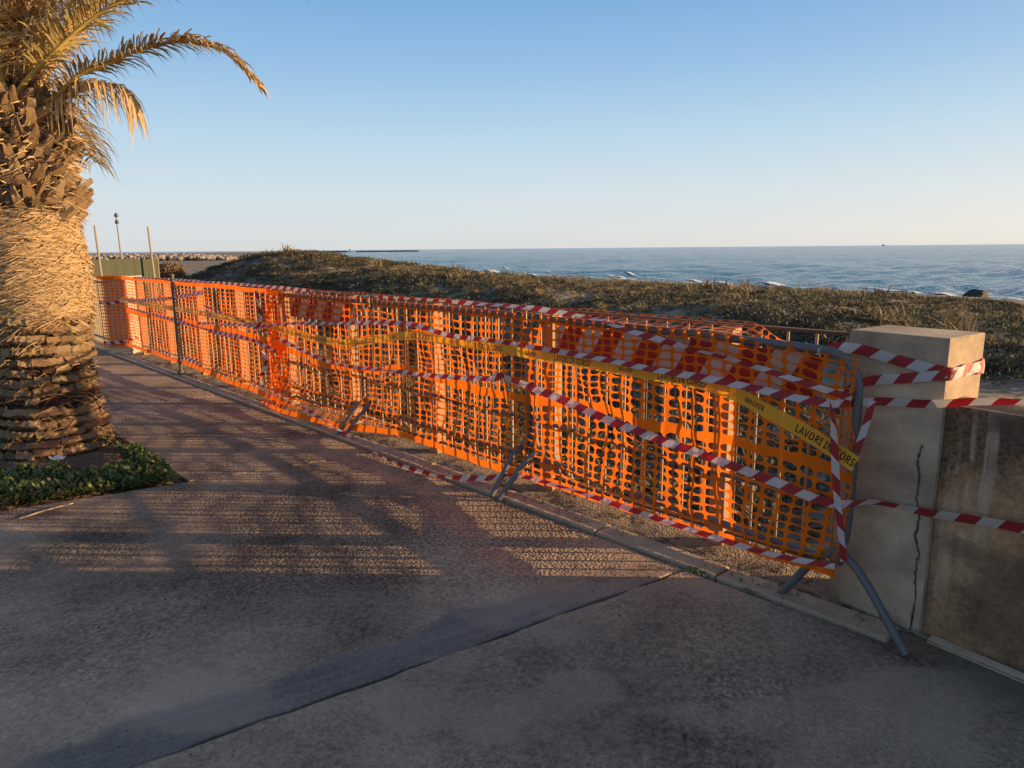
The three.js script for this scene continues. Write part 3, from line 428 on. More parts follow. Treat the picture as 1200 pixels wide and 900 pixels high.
// ---------------------------------------------------------------- far pillar, gate fence, dark pole
{
  const m = mat(0.42, 0.33, 0.24, 0.9), g = group('far_pillar', 'square masonry pillar wrapped in orange netting at the far end of the railing', 'pillar');
  const b = new THREE.BoxGeometry(0.36, 1.22, 0.5); mesh('shaft', at(b, -6.20, 0.58, -11.42), m, g); mesh('cap', at(new THREE.BoxGeometry(0.37, 0.03, 0.51), -6.20, 1.206, -11.42), m, g);
  const fw = (l, w) => { const q = l < 0.1 ? V(-6.02 - 0.0, 0, -(11.17 - 0 + 0.1 - l)) : V(-6.02 - (l - 0.1), 0, -11.13); return q.add(V(0.012 * sn(l * 6, w * 5), 1.235 - w + 0.02 * sn(l * 3, w * 4), 0.012 + 0.012 * sn(l * 8 + 3, w * 6))); };
  setUD(mesh('safety_net', netSheet(0.52, 1.12, 0.075, 0.0485, [0, 21], fw, 17), netM), 'orange plastic safety netting wrapped across the face of the far pillar', 'safety net', 'orange safety netting');
  for (const [h, sd] of [[0.83, 31], [0.21, 33]]) tape(h > 0.5 ? 'red and white tape tied high round the far pillar' : 'red and white tape tied low round the far pillar', [V(-5.98, h + 0.05, -11.3), V(-6.0, h + 0.03, -11.09), V(-6.3, h - 0.02, -11.08), V(-6.42, h, -11.09)], { seed: sd, twist: 0.3, w: 0.06 });
  const gm = mat(0.30, 0.245, 0.175, 0.8), f = group('picket_fence', 'dull brown metal picket fence beyond the far pillar', 'fence');
  const A = V(-6.52, 0, -11.65), B = V(-8.6, 0, -13.9), n = 24, pk = new THREE.BoxGeometry(0.032, 1.12, 0.032); pk.rotateY(0.75);
  for (let k = 0; k <= n; k++) { const o = mesh('picket', pk, gm, f); o.position.copy(A).lerp(B, k / n).setY(0.60); }
  for (const h of [0.14, 1.1]) mesh('rail', cyl(A.clone().setY(h), B.clone().setY(h), 0.022, 6), gm, f);
  const pm = mat(0.10, 0.085, 0.075, 0.6), p = group('dark_pole', 'dark metal pole standing upright against the flat netting', 'pole'), bp = P(8.42, -0.08, 0);
  mesh('shaft', cyl(bp.clone().setY(0.02), bp.clone().setY(1.3), 0.024, 10), pm, p); mesh('collar', cyl(bp.clone().setY(0.02), bp.clone().setY(0.07), 0.045, 10), pm, p); mesh('pole_cap', cyl(bp.clone().setY(1.3), bp.clone().setY(1.315), 0.028, 10), pm, p);
}

// ---------------------------------------------------------------- tree pit and its plants
{
  const T = new Tri(), nS = 60, nT = 50; for (let i = 0; i <= nS; i++) for (let j = 0; j <= nT; j++) { const f = i / nS, t = -1.56 - 2.54 * j / nT, s = lerp(3.5 - 0.23 * t + 0.012, 6.75 - 0.1 * t - 0.012, f); T.v(P(s, t, -0.022 + 0.03 * fbm(s * 3, t * 3, 4) * (f > 0.03 && f < 0.97 && j > 1 && j < nT - 1 ? 1 : 0.3)), s, t); }
  for (let i = 0; i < nS; i++) for (let j = 0; j < nT; j++) { const a = i * (nT + 1) + j; T.q(a, a + nT + 1, a + nT + 2, a + 1); }
  const st = dataTex(256, 256, (i, j) => { const k = 0.6 + 0.7 * (fbm(i / 20, j / 20, 5) - 0.3); return [0.155 * k, 0.105 * k, 0.068 * k]; }, true), sb = dataTex(256, 256, (i, j) => fbm(i / 8, j / 8, 4), false);
  mesh('planting_soil', T.geo(), new THREE.MeshStandardMaterial({ map: st, bumpMap: sb, bumpScale: 0.03, roughness: 1, side: THREE.DoubleSide }), null, 'structure');
  // low rosettes of rounded leaves
  const r = rng(61), mk = (sd) => { const q = rng(sd), L = new Tri(); for (let k = 0; k < 13; k++) { const a = k * 2.4 + q(), el = 0.25 + 0.95 * q(), ln = 0.022 + 0.026 * q(), d = V(Math.cos(a) * Math.cos(el), Math.sin(el), Math.sin(a) * Math.cos(el)), sdv = V(-Math.sin(a), 0.25 * (q() - 0.5), Math.cos(a)).normalize(), b = V(0, 0.015 * q() + 0.035 * q(), 0); const w = 0.010 + 0.008 * q(); L.strip([b, b.clone().addScaledVector(d, ln * 0.45), b.clone().addScaledVector(d, ln * 0.8).add(V(0, -0.001, 0)), b.clone().addScaledVector(d, ln).add(V(0, -0.004, 0))], [sdv, sdv, sdv, sdv], [0.0015, w, w * 0.85, 0.002]); } return L.geo(); };
  const leafM = phys(1, 1, 1, 0.6, { transmission: 0.25, thickness: 0 });
  const spots = []; let guard = 0;
  while (spots.length < 6200 && guard++ < 90000) {
    const t = -1.60 - 2.4 * r(), ds = Math.pow(r(), 0.9) * 1.15, s = 3.5 - 0.23 * t + 0.03 + ds, lim = 0.62 + 0.28 * sn(t * 1.6, 2) + 0.42 * sstep(-1.9, -1.56, t) + (ds > 0.5 ? 0.12 * sn(s * 5, t * 5) : 0);
    if (ds < lim && r() < 0.35 + fbm(s * 7, t * 7, 3)) spots.push([s, t, ds]);
  }
  while (spots.length < 6600) { const t = -1.62 - 0.12 * r(), s = 4.0 + r() * r() * 1.5; spots.push([s, t, 0.5]); }
  const m = new THREE.Matrix4(), c = new THREE.Color(), im = new THREE.InstancedMesh(mk(100), leafM, spots.length);
  spots.forEach(([s, t, ds], k) => { const z = 0.45 + 0.5 * r(), hump = 0.055 * fbm(s * 5, t * 5, 2) * sstep(0, 0.15, ds); m.compose(P(s, t, -0.005 + hump + 0.02 * r()), new THREE.Quaternion().setFromEuler(new THREE.Euler(0.5 * (r() - 0.5), r() * 6.3, 0.5 * (r() - 0.5))), V(z, z * (0.8 + 0.5 * r()), z)); im.setMatrixAt(k, m); const y = r(), b = 0.6 + 0.7 * r(); if (y < 0.10) c.setRGB(0.20 * b, 0.17 * b, 0.05 * b); else c.setRGB((0.06 + 0.12 * y * y) * b, (0.10 + 0.085 * y) * b, (0.02 + 0.006 * y) * b); im.setColorAt(k, c); });
  im.name = 'ground_cover'; im.castShadow = im.receiveShadow = true; scene.add(im); setUD(im, 'low leafy green ground cover filling the corner of the tree pit', 'ground cover', null, 'stuff');
  // scraps
  const pap = new Tri(), pc = P(4.92, -2.13, 0.05); { const n = 6; const ids = []; for (let i = 0; i <= n; i++) { ids.push([]); for (let j = 0; j <= n; j++) ids[i].push(pap.v(pc.clone().add(V((i / n - 0.5) * 0.10, 0.025 + 0.035 * sn(i * 0.7, j * 0.7), (j / n - 0.5) * 0.07)))); } for (let i = 0; i < n; i++) for (let j = 0; j < n; j++) pap.q(ids[i][j], ids[i + 1][j], ids[i + 1][j + 1], ids[i][j + 1]); }
  setUD(mesh('paper_scrap', pap.geo(), mat(0.72, 0.72, 0.7, 0.9)), 'crumpled white paper scrap lying on the green ground cover', 'litter');
  const g2 = V(-3.0, 0.012, -4.08), g3 = V(-2.82, 0.02, -4.32); setUD(mesh('dry_stalk', tube([g2, g2.clone().lerp(g3, 0.4).add(V(0.01, 0.008, 0)), g3], 0.0045, 12, 5), mat(0.42, 0.31, 0.17, 0.9)), 'thin dry straw stalk lying on the concrete beside the ground cover', 'stalk');
}

// ---------------------------------------------------------------- the palm
{
  const palm = group('palm_tree', 'thick palm tree with shaggy brown trunk and dry golden fronds in the planting pit', 'palm tree'); palm.position.set(-3.84, 0, -5.76);
  const r = rng(404), prof = h => interp(h, [-0.1, 0, 0.17, 0.53, 0.89, 1.2, 1.37, 1.57, 1.77, 1.96, 2.22, 2.47, 2.66, 2.82, 2.95], [0.41, 0.40, 0.375, 0.325, 0.335, 0.365, 0.375, 0.365, 0.33, 0.335, 0.36, 0.375, 0.35, 0.25, 0.1]);
  const on = (h, a, o = 0) => { const R = prof(h) + o; return V(Math.cos(a) * R, h, Math.sin(a) * R); };
  // core
  const bt = dataTex(512, 512, (i, j) => { const a = fbm(i / 26, j / 5, 4), b = fbm(i / 90, j / 90 + 4, 4), k = 0.45 + 0.9 * (a - 0.3) + 0.6 * (b - 0.5); return [0.20 * k, 0.128 * k, 0.068 * k]; }, true), bb = dataTex(512, 512, (i, j) => fbm(i / 24, j / 5, 4), false);
  bt.repeat.set(2, 2); bb.repeat.set(2, 2);
  const core = new Tri(), nh = 130, na = 90; for (let i = 0; i <= nh; i++) for (let j = 0; j <= na; j++) { const h = -0.06 + 3.0 * i / nh, a = j / na * Math.PI * 2; core.v(on(h, a, -0.035 + 0.03 * sn(Math.cos(a) * 4 + 9, h * 5 + Math.sin(a) * 4)), j / na * 2, h); }
  for (let i = 0; i < nh; i++) for (let j = 0; j < na; j++) { const a = i * (na + 1) + j; core.q(a, a + na + 1, a + na + 2, a + 1); }
  mesh('trunk', core.geo(), new THREE.MeshStandardMaterial({ map: bt, bumpMap: bb, bumpScale: 0.05, roughness: 1, side: THREE.DoubleSide }), palm);
  const tones = [[0.58, 0.40, 0.21], [0.52, 0.34, 0.18], [0.66, 0.48, 0.28], [0.40, 0.25, 0.13], [0.55, 0.35, 0.17]].map(c => mat(c[0], c[1], c[2], 1, { bumpMap: bb, bumpScale: 0.02 }));
  const redM = mat(0.115, 0.048, 0.032, 1, { bumpMap: bb, bumpScale: 0.02 });  // dark red scar rows; the railing's shadow bands are put into this colour
  // old leaf scars ring the lower trunk in courses
  const scar = [0, 1, 2, 3, 4, 5].map(k => rough(new THREE.BoxGeometry(0.125, 0.046, 0.085, 9, 4, 3), 0.015, 42, k * 5.3));
  const up = V(0, 1, 0);
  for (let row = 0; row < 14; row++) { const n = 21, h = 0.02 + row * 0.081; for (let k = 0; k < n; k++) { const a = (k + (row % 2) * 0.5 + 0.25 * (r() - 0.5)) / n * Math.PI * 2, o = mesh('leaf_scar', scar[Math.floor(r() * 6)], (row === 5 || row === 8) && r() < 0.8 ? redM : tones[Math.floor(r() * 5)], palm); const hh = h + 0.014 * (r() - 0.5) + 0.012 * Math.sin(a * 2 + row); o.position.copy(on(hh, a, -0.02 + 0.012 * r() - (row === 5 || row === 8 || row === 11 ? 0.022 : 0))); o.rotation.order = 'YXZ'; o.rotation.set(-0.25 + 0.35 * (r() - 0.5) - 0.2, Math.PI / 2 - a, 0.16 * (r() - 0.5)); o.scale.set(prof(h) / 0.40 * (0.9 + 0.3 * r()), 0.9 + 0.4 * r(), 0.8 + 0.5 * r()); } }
  // cut frond stubs higher up
  const stub = [0, 1, 2, 3, 4].map(k => { const g = new THREE.BoxGeometry(0.10, 0.045, 0.2, 4, 2, 4), p = g.attributes.position; for (let i = 0; i < p.count; i++) { const z = p.getZ(i) / 0.2 + 0.5, x = p.getX(i), y = p.getY(i); p.setXYZ(i, x * (1.15 - 0.75 * z + 0.25 * (z > 0.9 ? sn(x * 40, k) : 0)), y * (1 - 0.45 * z) - 0.9 * x * x * (1 - z) + 0.03 * z * z, p.getZ(i) + 0.1 + (z > 0.9 ? 0.03 * sn(x * 30 + k, 4) : 0)); } return rough(g, 0.011, 34, k * 3.7); });
  for (let row = 0; row < 13; row++) { const n = 22, h = 1.80 + row * 0.075; for (let k = 0; k < n; k++) { const a = (k + row * 0.382 + 0.3 * (r() - 0.5)) / n * Math.PI * 2, o = mesh('leaf_base', stub[Math.floor(r() * 5)], tones[Math.floor(r() * 5)], palm); o.position.copy(on(h + 0.03 * (r() - 0.5), a, -0.095 + 0.02 * r())); o.rotation.order = 'YXZ'; o.rotation.set(-0.55 - 0.5 * r() + 0.25, Math.PI / 2 - a + 0.5 * (r() - 0.5), 0.5 * (r() - 0.5)); const z = 0.7 + 0.55 * r(); o.scale.set(z * 0.95, z, z * (0.75 + 0.5 * r())); } }
  // fibres: a shaggy collar between the two, and loose threads everywhere
  const fib = (n, f, tone) => { const T = new Tri(); for (let k = 0; k < n; k++) f(T); return mesh('fibre_thatch', T.geo(), tone, palm, 'stuff'); };
  const thread = (T, h, a, len, slope, w, lift) => { const pts = [], sides = [], ws = [], n = 4, curl = (r() - 0.5) * 0.10; for (let q = 0; q <= n; q++) { const f = q / n, hh = h + slope * len * f - 0.05 * f * f + curl * f * (1 - f), aa = a + f * len * Math.sqrt(Math.max(0.02, 1 - slope * slope)) / prof(h); pts.push(on(hh, aa, lift * (0.4 + 0.6 * Math.sin(f * 3.0)) + (q === n ? lift * 1.2 : 0))); sides.push(V(Math.cos(aa) * 0.3, 1, Math.sin(aa) * 0.3).normalize()); ws.push(w * (q === n ? 0.3 : 1)); } T.strip(pts, sides, ws); };
  const fm = [mat(0.40, 0.27, 0.14, 1), mat(0.31, 0.20, 0.10, 1), mat(0.47, 0.335, 0.185, 1)];
  for (let q = 0; q < 3; q++) {
    fib(1700, T => thread(T, 1.10 + 0.80 * r(), r() * 6.283, (r() < 0.5 ? -1 : 1) * (0.10 + 0.30 * r()) , (r() - 0.5) * 0.75, 0.002 + 0.0035 * r(), 0.012 + 0.03 * r()), fm[q]);
    fib(420, T => { const h = 1.85 + 0.95 * r(), a = r() * 6.283, d = V(Math.cos(a), 0.5 * (r() - 0.6), Math.sin(a)).normalize(), p = on(h, a, -0.02), L = 0.05 + 0.11 * r(), s = V(-Math.sin(a), 0.4 * (r() - 0.5), Math.cos(a)), e = s.clone().multiplyScalar((r() - 0.5) * 0.30); T.strip([p, p.clone().addScaledVector(d, L * 0.5).addScaledVector(e, 0.4), p.clone().addScaledVector(d, L).add(e).add(V(0, -0.04, 0))], [up, up, up], [0.006, 0.005, 0.001]); }, fm[q]);
    fib(170, T => thread(T, 0.05 + 1.1 * r(), r() * 6.283, (r() < 0.5 ? -1 : 1) * (0.04 + 0.09 * r()), (r() - 0.5) * 1.2, 0.0015 + 0.002 * r(), 0.03 + 0.02 * r()), fm[q]);
  }
  // fronds
  const rachM = mat(0.52, 0.38, 0.10, 0.6), rachDry = mat(0.33, 0.20, 0.09, 0.7);
  const leafT = [[0.56, 0.38, 0.14], [0.47, 0.32, 0.12], [0.38, 0.29, 0.09], [0.64, 0.46, 0.22]].map(c => phys(c[0], c[1], c[2], 0.7, { transmission: 0.4, thickness: 0 }));
  function frond(pts, o) {
    const c = new THREE.CatmullRomCurve3(pts, false, 'centripetal'), L = c.getLength(), n = 26, R = new Tri(), rad = 6, rows = [];
    for (let k = 0; k <= n; k++) { const u = k / n, p = c.getPointAt(u), t = c.getTangentAt(u), s = V(-t.z, 0, t.x).normalize(), nn = s.clone().cross(t), w = lerp(o.r ?? 0.024, 0.003, Math.pow(u, 0.75)), row = []; for (let q = 0; q < rad; q++) { const a = q / rad * 6.283; row.push(R.v(p.clone().addScaledVector(s, Math.cos(a) * w * 1.25).addScaledVector(nn, Math.sin(a) * w * 0.75), q / rad, u * 3)); } rows.push(row); }
    for (let k = 0; k < n; k++) for (let q = 0; q < rad; q++) R.q(rows[k][q], rows[k][(q + 1) % rad], rows[k + 1][(q + 1) % rad], rows[k + 1][q]);
    const f = mesh('frond', R.geo(), o.dry ? rachDry : rachM, palm), T = new Tri(), N = Math.round(L * (o.dens ?? 46));
    for (let k = 0; k < N; k++) for (const sg of [-1, 1]) {
      const u = clamp((o.from ?? 0.16) + (1 - (o.from ?? 0.16)) * (k + r() * 0.8) / N, 0, 0.995), p = c.getPointAt(u), t = c.getTangentAt(u), s = V(-t.z, 0, t.x); if (s.lengthSq() < 0.01) s.set(1, 0, 0); s.normalize(); const nn = s.clone().cross(t).normalize(); if (nn.y < 0) nn.negate();
      const ln = (o.len ?? 0.34) * (0.35 + 0.85 * Math.sin(Math.PI * clamp(0.12 + 0.80 * u))) * (0.75 + 0.5 * r()), fwd = 0.55 + 0.5 * u + 0.35 * (r() - 0.5), d = t.clone().multiplyScalar(fwd).addScaledVector(s, sg * (0.75 + 0.3 * r())).addScaledVector(nn, (o.lift ?? 0.25) + 0.7 * (r() - 0.45)).normalize();
      const droop = (o.droop ?? 0.25) * (0.6 + 0.8 * r()), q1 = p.clone().addScaledVector(d, ln * 0.4), q2 = p.clone().addScaledVector(d, ln * 0.75).add(V(0, -droop * ln * 0.4, 0)), q3 = p.clone().addScaledVector(d, ln * 0.95).add(V(0, -droop * ln, 0)), sd = d.clone().cross(nn).normalize().applyAxisAngle(d, (r() - 0.5) * 2.0), w = 0.0055 + 0.0035 * r();
      T.strip([p, q1, q2, q3], [sd, sd, sd, sd], [w * 0.6, w, w * 0.75, 0.0006]);
    }
    mesh('leaflets', T.geo(), leafT[o.tone ?? 0], f);
  }
  const C = V(0, 2.62, 0), B = (x, h, z = 0) => V(x + 3.84, h, z);
  frond([V(0.1, 2.66, 0.05), B(-3.43, 2.74, 0.12), B(-3.19, 2.90, 0.15), B(-2.92, 2.99, 0.16), B(-2.59, 3.10, 0.15), B(-2.31, 3.115, 0.12), B(-2.12, 3.05, 0.1), B(-1.90, 2.84, 0.08)], { tone: 1, len: 0.21, droop: 0.35, lift: 0.25, dens: 105 });
  frond([V(0.06, 2.66, 0.1), B(-3.6, 2.81, 0.2), B(-3.34, 2.99, 0.26), B(-2.92, 3.27, 0.3), B(-2.40, 3.48, 0.3), B(-1.95, 3.55, 0.28), B(-1.57, 3.46, 0.25)], { tone: 2, len: 0.30, droop: 0.25, lift: 0.3, dens: 56 });
  frond([V(0.15, 2.66, 0), B(-3.36, 2.76, 0.05), B(-3.19, 2.84, 0.08), B(-2.98, 2.835, 0.1), B(-2.87, 2.77, 0.1), B(-2.83, 2.64, 0.1)], { tone: 3, len: 0.19, droop: 1.1, lift: -0.1, dens: 100, dry: true });
  frond([V(0.02, 2.6, 0.2), B(-3.78, 2.8, 0.34), B(-3.76, 3.1, 0.42), B(-3.70, 3.5, 0.45), B(-3.6, 4.2, 0.5)], { tone: 0, len: 0.4, dry: true });
  frond([V(0.05, 2.6, 0.1), B(-3.72, 2.9, 0.25), B(-3.62, 3.25, 0.33), B(-3.50, 3.6, 0.35), B(-3.2, 4.3, 0.4)], { tone: 0, len: 0.42 });
  frond([V(-0.1, 2.6, 0.2), B(-3.95, 2.75, 0.4), B(-4.02, 3.0, 0.5), B(-4.15, 3.4, 0.6), B(-4.5, 3.9, 0.7)], { tone: 1, len: 0.4 });
  // old dry fronds tangled in the middle of the crown, on the lit side
  for (let k = 0; k < 10; k++) { const z = -0.45 + 0.1 * k, x = 0.30 + 0.055 * ((k * 7) % 10), y = 0.5 + 0.07 * ((k * 3) % 10); frond([V(0.04, 2.62, z * 0.2), V(x * 0.4, 2.72 + y * 0.5, z * 0.5), V(x * 0.8, 2.80 + y * 0.95, z * 0.8), V(x * 1.2, 2.86 + y * 1.2, z), V(x * 1.55, 2.86 + y * 1.22, z * 1.1)], { tone: k % 4, len: 0.27, droop: 0.6, lift: 0.1, dens: 56, dry: k % 2 === 0, r: 0.015 }); }
  for (let k = 0; k < 24; k++) { const a = 1.75 + 2.75 * ((k * 0.618) % 1) + 0.1 * r(), el = 0.35 + 0.95 * ((k * 0.382) % 1), L = 1.5 + 0.6 * r(), hx = Math.cos(a), hz = Math.sin(a), p = f => V(hx * L * f * Math.cos(el), 2.62 + L * f * Math.sin(el) - 0.75 * L * f * f * Math.cos(el) * 0.6, hz * L * f * Math.cos(el)); frond([V(hx * 0.05, 2.6, hz * 0.05), p(0.2), p(0.45), p(0.75), p(1)], { tone: k % 4, len: 0.36, droop: 0.5, dens: 38 }); }
  for (let k = 0; k < 8; k++) { const a = k * 0.8, L = 1.8, t = 0.35 + 0.12 * (k % 3), hx = Math.cos(a) * t, hz = Math.sin(a) * t; frond([V(hx * 0.1, 2.65, hz * 0.1), V(hx * 0.5, 3.2, hz * 0.5), V(hx * 1.1, 3.8, hz * 1.1), V(hx * 2.2, 4.3, hz * 2.2)], { tone: (k + 1) % 4, len: 0.4, dens: 40 }); }
}

// ---------------------------------------------------------------- dune plants
{
  const r = rng(88), grass = sd => { const q = rng(sd), T = new Tri(); for (let k = 0; k < 26; k++) { const a = q() * 6.283, lean = 0.15 + 0.75 * q(), h = 0.6 + 0.5 * q(), d = V(Math.cos(a) * lean, 1, Math.sin(a) * lean).normalize(), b = V((q() - 0.5) * 0.5, 0, (q() - 0.5) * 0.5), s = V(-Math.sin(a), 0, Math.cos(a)); T.strip([b, b.clone().addScaledVector(d, h * 0.6), b.clone().addScaledVector(d, h).add(V(Math.cos(a) * 0.12, -0.1, Math.sin(a) * 0.12))], [s, s, s], [0.03, 0.024, 0.004]); } return T.geo(); };
  const shrub = sd => { const q = rng(sd), T = new Tri(); for (let k = 0; k < 95; k++) { const a = q() * 6.283, e = Math.acos(q()), R = 0.35 + 0.3 * Math.sqrt(q()) * (0.7 + 0.5 * sn(a * 2, sd)), p = V(Math.cos(a) * Math.sin(e) * R * 1.25, Math.cos(e) * R * 0.75, Math.sin(a) * Math.sin(e) * R * 1.25), d = p.clone().normalize().add(V(q() - 0.5, q() - 0.2, q() - 0.5)).normalize(), s = V(q() - 0.5, q() - 0.5, q() - 0.5).normalize(); const ln = 0.10 + 0.14 * q(); T.strip([p, p.clone().addScaledVector(d, ln * 0.5), p.clone().addScaledVector(d, ln)], [s, s, s], [0.008, 0.035 + 0.02 * q(), 0.004]); } return T.geo(); };
  const gm = phys(1, 1, 1, 0.85, { transmission: 0.2, thickness: 0 }), m = new THREE.Matrix4(), c = new THREE.Color(), kinds = [['dune_grass', grass(1), 5200, 'dry grass tufts', 0], ['dune_grass', grass(2), 5200, 'x', 0], ['dune_scrub', shrub(3), 7000, 'x', 1], ['dune_scrub', shrub(4), 5200, 'x', 1]];
  const lab = ['dry tan grass tufts growing all over the sand dune', 'shorter olive grass growing between the dune scrub', 'dense low scrub growing thickest just beyond the railing', 'low round scrub scattered between the dune grasses'];
  kinds.forEach(([name, g, n, , kind], qi) => {
    const M = []; let guard = 0;
    while (M.length < n && guard++ < 400000) {
      const d = 5 + 37 * Math.pow(r(), 0.8), x = -20 + 38 * r(), t = (x - OX) * UD - (d - OD) * UX; if (t < 0.9) continue;
      const [D, hc] = nearest(CREST, x, d); if (D > 26) continue; const cov = fbm(x * 0.5 + qi * 9, d * 0.5, 4);
      if (x > 5.2 && t < 10.7 + 0.6 * sn(x, d)) continue; const bank = x > 5.2 && t < 12.9, close = kind && ((t < 6 && x < 6) || bank) ? 0.75 : 0; if (bank && !kind && r() < 0.7) continue; if (r() > Math.max(close, sstep(4.0, 6.5, t) * sstep(0.30, 0.52, cov) * (D > 6 ? 0.55 : 1)) + 0.02) continue;
      M.push([x, d, D]);
    }
    const im = new THREE.InstancedMesh(g, gm, M.length);
    M.forEach(([x, d, D], k) => { const tt = (x - OX) * UD - (d - OD) * UX, nr = kind && (tt < 6 || (x > 5.2 && tt < 12.9)), z = kind ? (nr ? 0.30 : 0.18) + 0.34 * r() * r() : 0.12 + 0.20 * r() * r() + (r() < 0.012 && D > -1 ? 0.3 : 0); m.compose(V(x, landHeight(x, d) - 0.02, -d), new THREE.Quaternion().setFromEuler(new THREE.Euler(0.15 * (r() - 0.5), r() * 6.28, 0.15 * (r() - 0.5))), V(z * (1 + 0.5 * r()), z, z * (1 + 0.5 * r()))); im.setMatrixAt(k, m); const b = 0.65 + 0.7 * r(), y = r(); if (kind === 0) c.setRGB(lerp(0.16, 0.42, y) * b, lerp(0.13, 0.30, y) * b, lerp(0.06, 0.15, y) * b); else { const gr = clamp(y * 1.3 - 0.1); c.setRGB(lerp(0.14, 0.045, gr) * b, lerp(0.105, 0.056, gr) * b, lerp(0.06, 0.028, gr) * b); } im.setColorAt(k, c); });
    im.name = numbered(name); im.castShadow = im.receiveShadow = true; scene.add(im); setUD(im, lab[qi], kind ? 'scrub' : 'grass', null, 'stuff');
  });
}

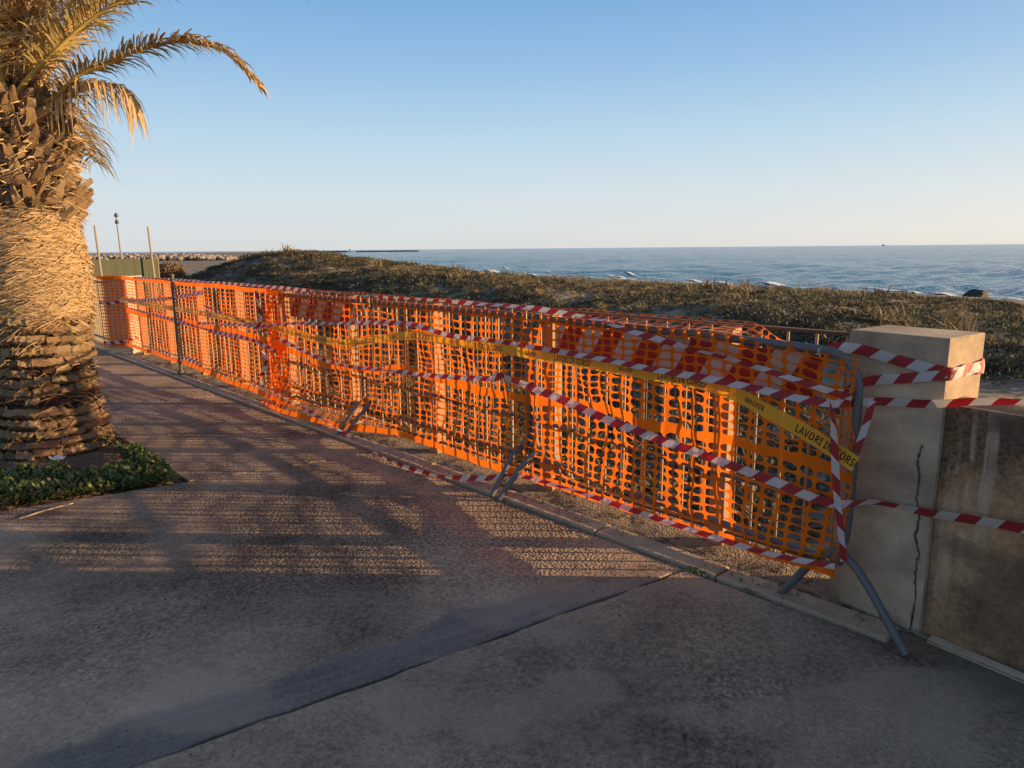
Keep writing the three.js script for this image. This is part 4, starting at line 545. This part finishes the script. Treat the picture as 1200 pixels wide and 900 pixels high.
// ---------------------------------------------------------------- far left: mesh fence, poles, bush, boulders; rock and ships at sea
{
  const wood = mat(0.30, 0.24, 0.16, 0.9), steel = mat(0.22, 0.21, 0.20, 0.6);
  const place = (ratio, d) => V(ratio * d, 0, -d);
  const gm = phys(0.075, 0.082, 0.048, 0.9, { transmission: 0.2, thickness: 0 });
  const f = group('mesh_fence', 'low dark green shade mesh fence beyond the picket fence', 'fence'), T = new Tri(), n = 60; let pr;
  const A = place(-0.66, 25), B = place(-0.492, 29), gh = v => landHeight(v.x, -v.z);
  for (let k = 0; k <= n; k++) { const p = A.clone().lerp(B, k / n), y = gh(p), top = 1.33 + 0.04 * sn(k * 0.3, 2), o = 0.05 * sn(k * 0.5, 8), ids = [T.v(p.clone().add(V(0, y - 0.05, o))), T.v(p.clone().setY((y + top) / 2).add(V(0, 0, o * 2))), T.v(p.clone().setY(top))]; if (pr) { T.q(pr[0], ids[0], ids[1], pr[1]); T.q(pr[1], ids[1], ids[2], pr[2]); } pr = ids; }
  mesh('mesh_sheet', T.geo(), gm, f); for (let k = 0; k <= 8; k++) { const p = A.clone().lerp(B, k / 8).add(V(0, 0, -0.06)), y = gh(p); mesh('stake', cyl(p.clone().setY(y - 0.1), p.clone().setY(1.36), 0.025, 6), wood, f); }
  for (const [ra, d, top, rad, lb] of [[-0.569, 24.3, 2.46, 0.045, 'leaning bare wooden pole nearest the palm trunk'], [-0.4965, 28.4, 2.54, 0.05, 'bare wooden pole at the end of the green mesh fence']]) { const p = place(ra, d), y = gh(p), g = group('wooden_pole', lb, 'pole', 'wooden poles by the mesh fence'); mesh('shaft', rough(cyl(p.clone().setY(y - 0.2), p.clone().setY(top).add(V(-0.1, 0, 0)), rad, 8, rad * 0.7), 0.006, 5), wood, g); mesh('pole_top', cyl(p.clone().setY(top).add(V(-0.1, 0, 0)), p.clone().setY(top + 0.02).add(V(-0.1, 0, 0)), rad * 0.6, 8), wood, g); }
  { const p = place(-0.540, 38), y = gh(p), g = group('lamp_post', 'tall thin lamp post with two small lamp heads behind the mesh fence', 'lamp post'), tp = 3.45; mesh('shaft', cyl(p.clone().setY(y - 0.2), p.clone().setY(tp).add(V(-0.08, 0, 0)), 0.05, 8, 0.03), steel, g); for (const h of [tp + 0.02, tp - 0.32]) { const l = new THREE.LatheGeometry([[0.0, -0.1], [0.07, -0.09], [0.10, 0], [0.06, 0.1], [0, 0.13]].map(q => new THREE.Vector2(...q)), 10); l.translate(p.x - 0.07, h, p.z); mesh('lamp_head', l, mat(0.06, 0.06, 0.065, 0.5), g); } }
  // round dry bush
  { const p = place(-0.476, 36), y = gh(p), g = group('dry_bush', 'round reddish brown bush beside the wooden pole', 'bush'), q = rng(9); const mk = (cx, cz, R, nn) => { const T = new Tri(); for (let k = 0; k < nn; k++) { const a = q() * 6.283, e = Math.acos(q() * 1.15 - 0.15), rr = R * (0.55 + 0.45 * Math.sqrt(q())) * (0.85 + 0.3 * sn(a * 1.5, e * 2)), b = V(p.x + cx + Math.cos(a) * Math.sin(e) * rr * 1.15, y + Math.cos(e) * rr * 1.0 + 0.15, p.z + cz + Math.sin(a) * Math.sin(e) * rr), d = V(q() - 0.5, q() - 0.2, q() - 0.5).normalize(), s = V(q() - 0.5, q() - 0.5, q() - 0.5).normalize(); T.strip([b, b.clone().addScaledVector(d, 0.07), b.clone().addScaledVector(d, 0.14)], [s, s, s], [0.01, 0.04, 0.005]); } return T.geo(); };
    mesh('foliage', mk(0, 0, 0.95, 1800), phys(0.20, 0.115, 0.05, 0.9, { transmission: 0.2, thickness: 0 }), g); for (let k = 0; k < 3; k++) mesh('stem', cyl(V(p.x, y - 0.1, p.z), V(p.x + 0.3 * (k - 1), y + 0.6, p.z + 0.1 * k), 0.02, 5, 0.01), wood, g);
    const g2 = group('dry_bush', 'low dark bush between the lamp post and the round bush', 'bush'); mesh('foliage', mk(-1.75, -3, 0.85, 1300), phys(0.075, 0.07, 0.035, 0.9, { transmission: 0.2, thickness: 0 }), g2); mesh('stem', cyl(V(p.x - 1.75, y - 0.1, p.z - 3), V(p.x - 1.7, y + 0.45, p.z - 3), 0.02, 5, 0.01), wood, g2); }
  // rock armour far along the beach
  { const q = rng(12), g = rough(new THREE.IcosahedronGeometry(1, 1), 0.38, 1.1, 6), N = 900, im = new THREE.InstancedMesh(g, mat(1, 1, 1, 0.95), N), m = new THREE.Matrix4(), c = new THREE.Color(); for (let k = 0; k < N; k++) { const x = -150 + 64 * q(), top = interp(x, [-150, -118, -104, -92, -86], [0.6, 0.75, 0.9, 0.45, -0.8]), d = 225 + 9 * (q() + q() - 1), f = 1 - Math.abs(d - 225) / 9, z = 0.35 + 0.5 * q(); m.compose(V(x, -0.7 + (top + 0.4) * f * (0.4 + 0.6 * q()), -d), new THREE.Quaternion().setFromEuler(new THREE.Euler(q() * 6, q() * 6, q() * 6)), V(z, z * 0.7, z)); im.setMatrixAt(k, m); const b = 0.7 + 0.6 * q(); c.setRGB(0.30 * b, 0.25 * b, 0.20 * b); im.setColorAt(k, c); } im.name = 'rock_armour'; im.castShadow = true; scene.add(im); setUD(im, 'bank of pale boulders far along the shore behind the poles', 'boulders', null, 'stuff'); }
  // dark rock standing in the shallows
  { const g = rough(new THREE.IcosahedronGeometry(1, 3), 0.42, 1.2, 2); g.scale(1.25, 0.9, 0.85); g.translate(48.8, SEA + 0.12, -74.5); setUD(mesh('sea_rock', g, mat(0.03, 0.026, 0.022, 0.8)), 'dark jagged rock standing in the shallows off the beach', 'rock', 'rocks in the shallows'); const g2 = rough(new THREE.IcosahedronGeometry(1, 2), 0.35, 1.4, 7); g2.scale(0.9, 0.32, 0.5); g2.translate(46.2, SEA + 0.05, -76.5); setUD(mesh('sea_rock', g2, mat(0.03, 0.026, 0.022, 0.8)), 'small flat rock awash beside the jagged one', 'rock', 'rocks in the shallows'); }
  // breakwater on the horizon and ships
  { const g = new THREE.BoxGeometry(245, 3.2, 14, 160, 3, 3); rough(g, 1.3, 0.21, 4); g.translate(-345, SEA + 1.3, -1750); setUD(mesh('breakwater', g, mat(0.11, 0.095, 0.08, 1)), 'long low dark breakwater on the horizon', 'breakwater');
    const white = mat(0.7, 0.68, 0.64, 0.6), dark = mat(0.08, 0.06, 0.06, 0.7);
    const ship = (x, d, k, label) => { const s = group('ship', label, 'ship', 'ships on the horizon'); s.position.set(x, SEA, -d); s.scale.setScalar(k); const h = new THREE.Shape([[-9, 3], [10.5, 3.4], [8.5, 0], [-8.4, 0]].map(q => new THREE.Vector2(...q))), hg = new THREE.ExtrudeGeometry(h, { depth: 4.4, bevelEnabled: true, bevelSize: 0.3, bevelThickness: 0.5 }); hg.translate(0, 0, -2.2); mesh('hull', hg, k > 1 ? dark : white, s); mesh('deckhouse', at(new THREE.BoxGeometry(7, 3.2, 3.6), -3, 5.1, 0), white, s); mesh('bridge', at(new THREE.BoxGeometry(3.4, 2.2, 3), -2.4, 7.8, 0), white, s); mesh('mast', cyl(V(-2.6, 8.8, 0), V(-2.6, 13, 0), 0.3, 6), white, s); mesh('funnel', cyl(V(-5.2, 6.6, 0), V(-5.4, 9.3, 0), 0.8, 8, 0.65), dark, s); };
    ship(-380, 1720, 0.85, 'small white ship beside the long breakwater'); ship(3050, 5900, 1.5, 'distant dark hulled ship alone on the open horizon'); }
}

renderer.render(scene, camera);
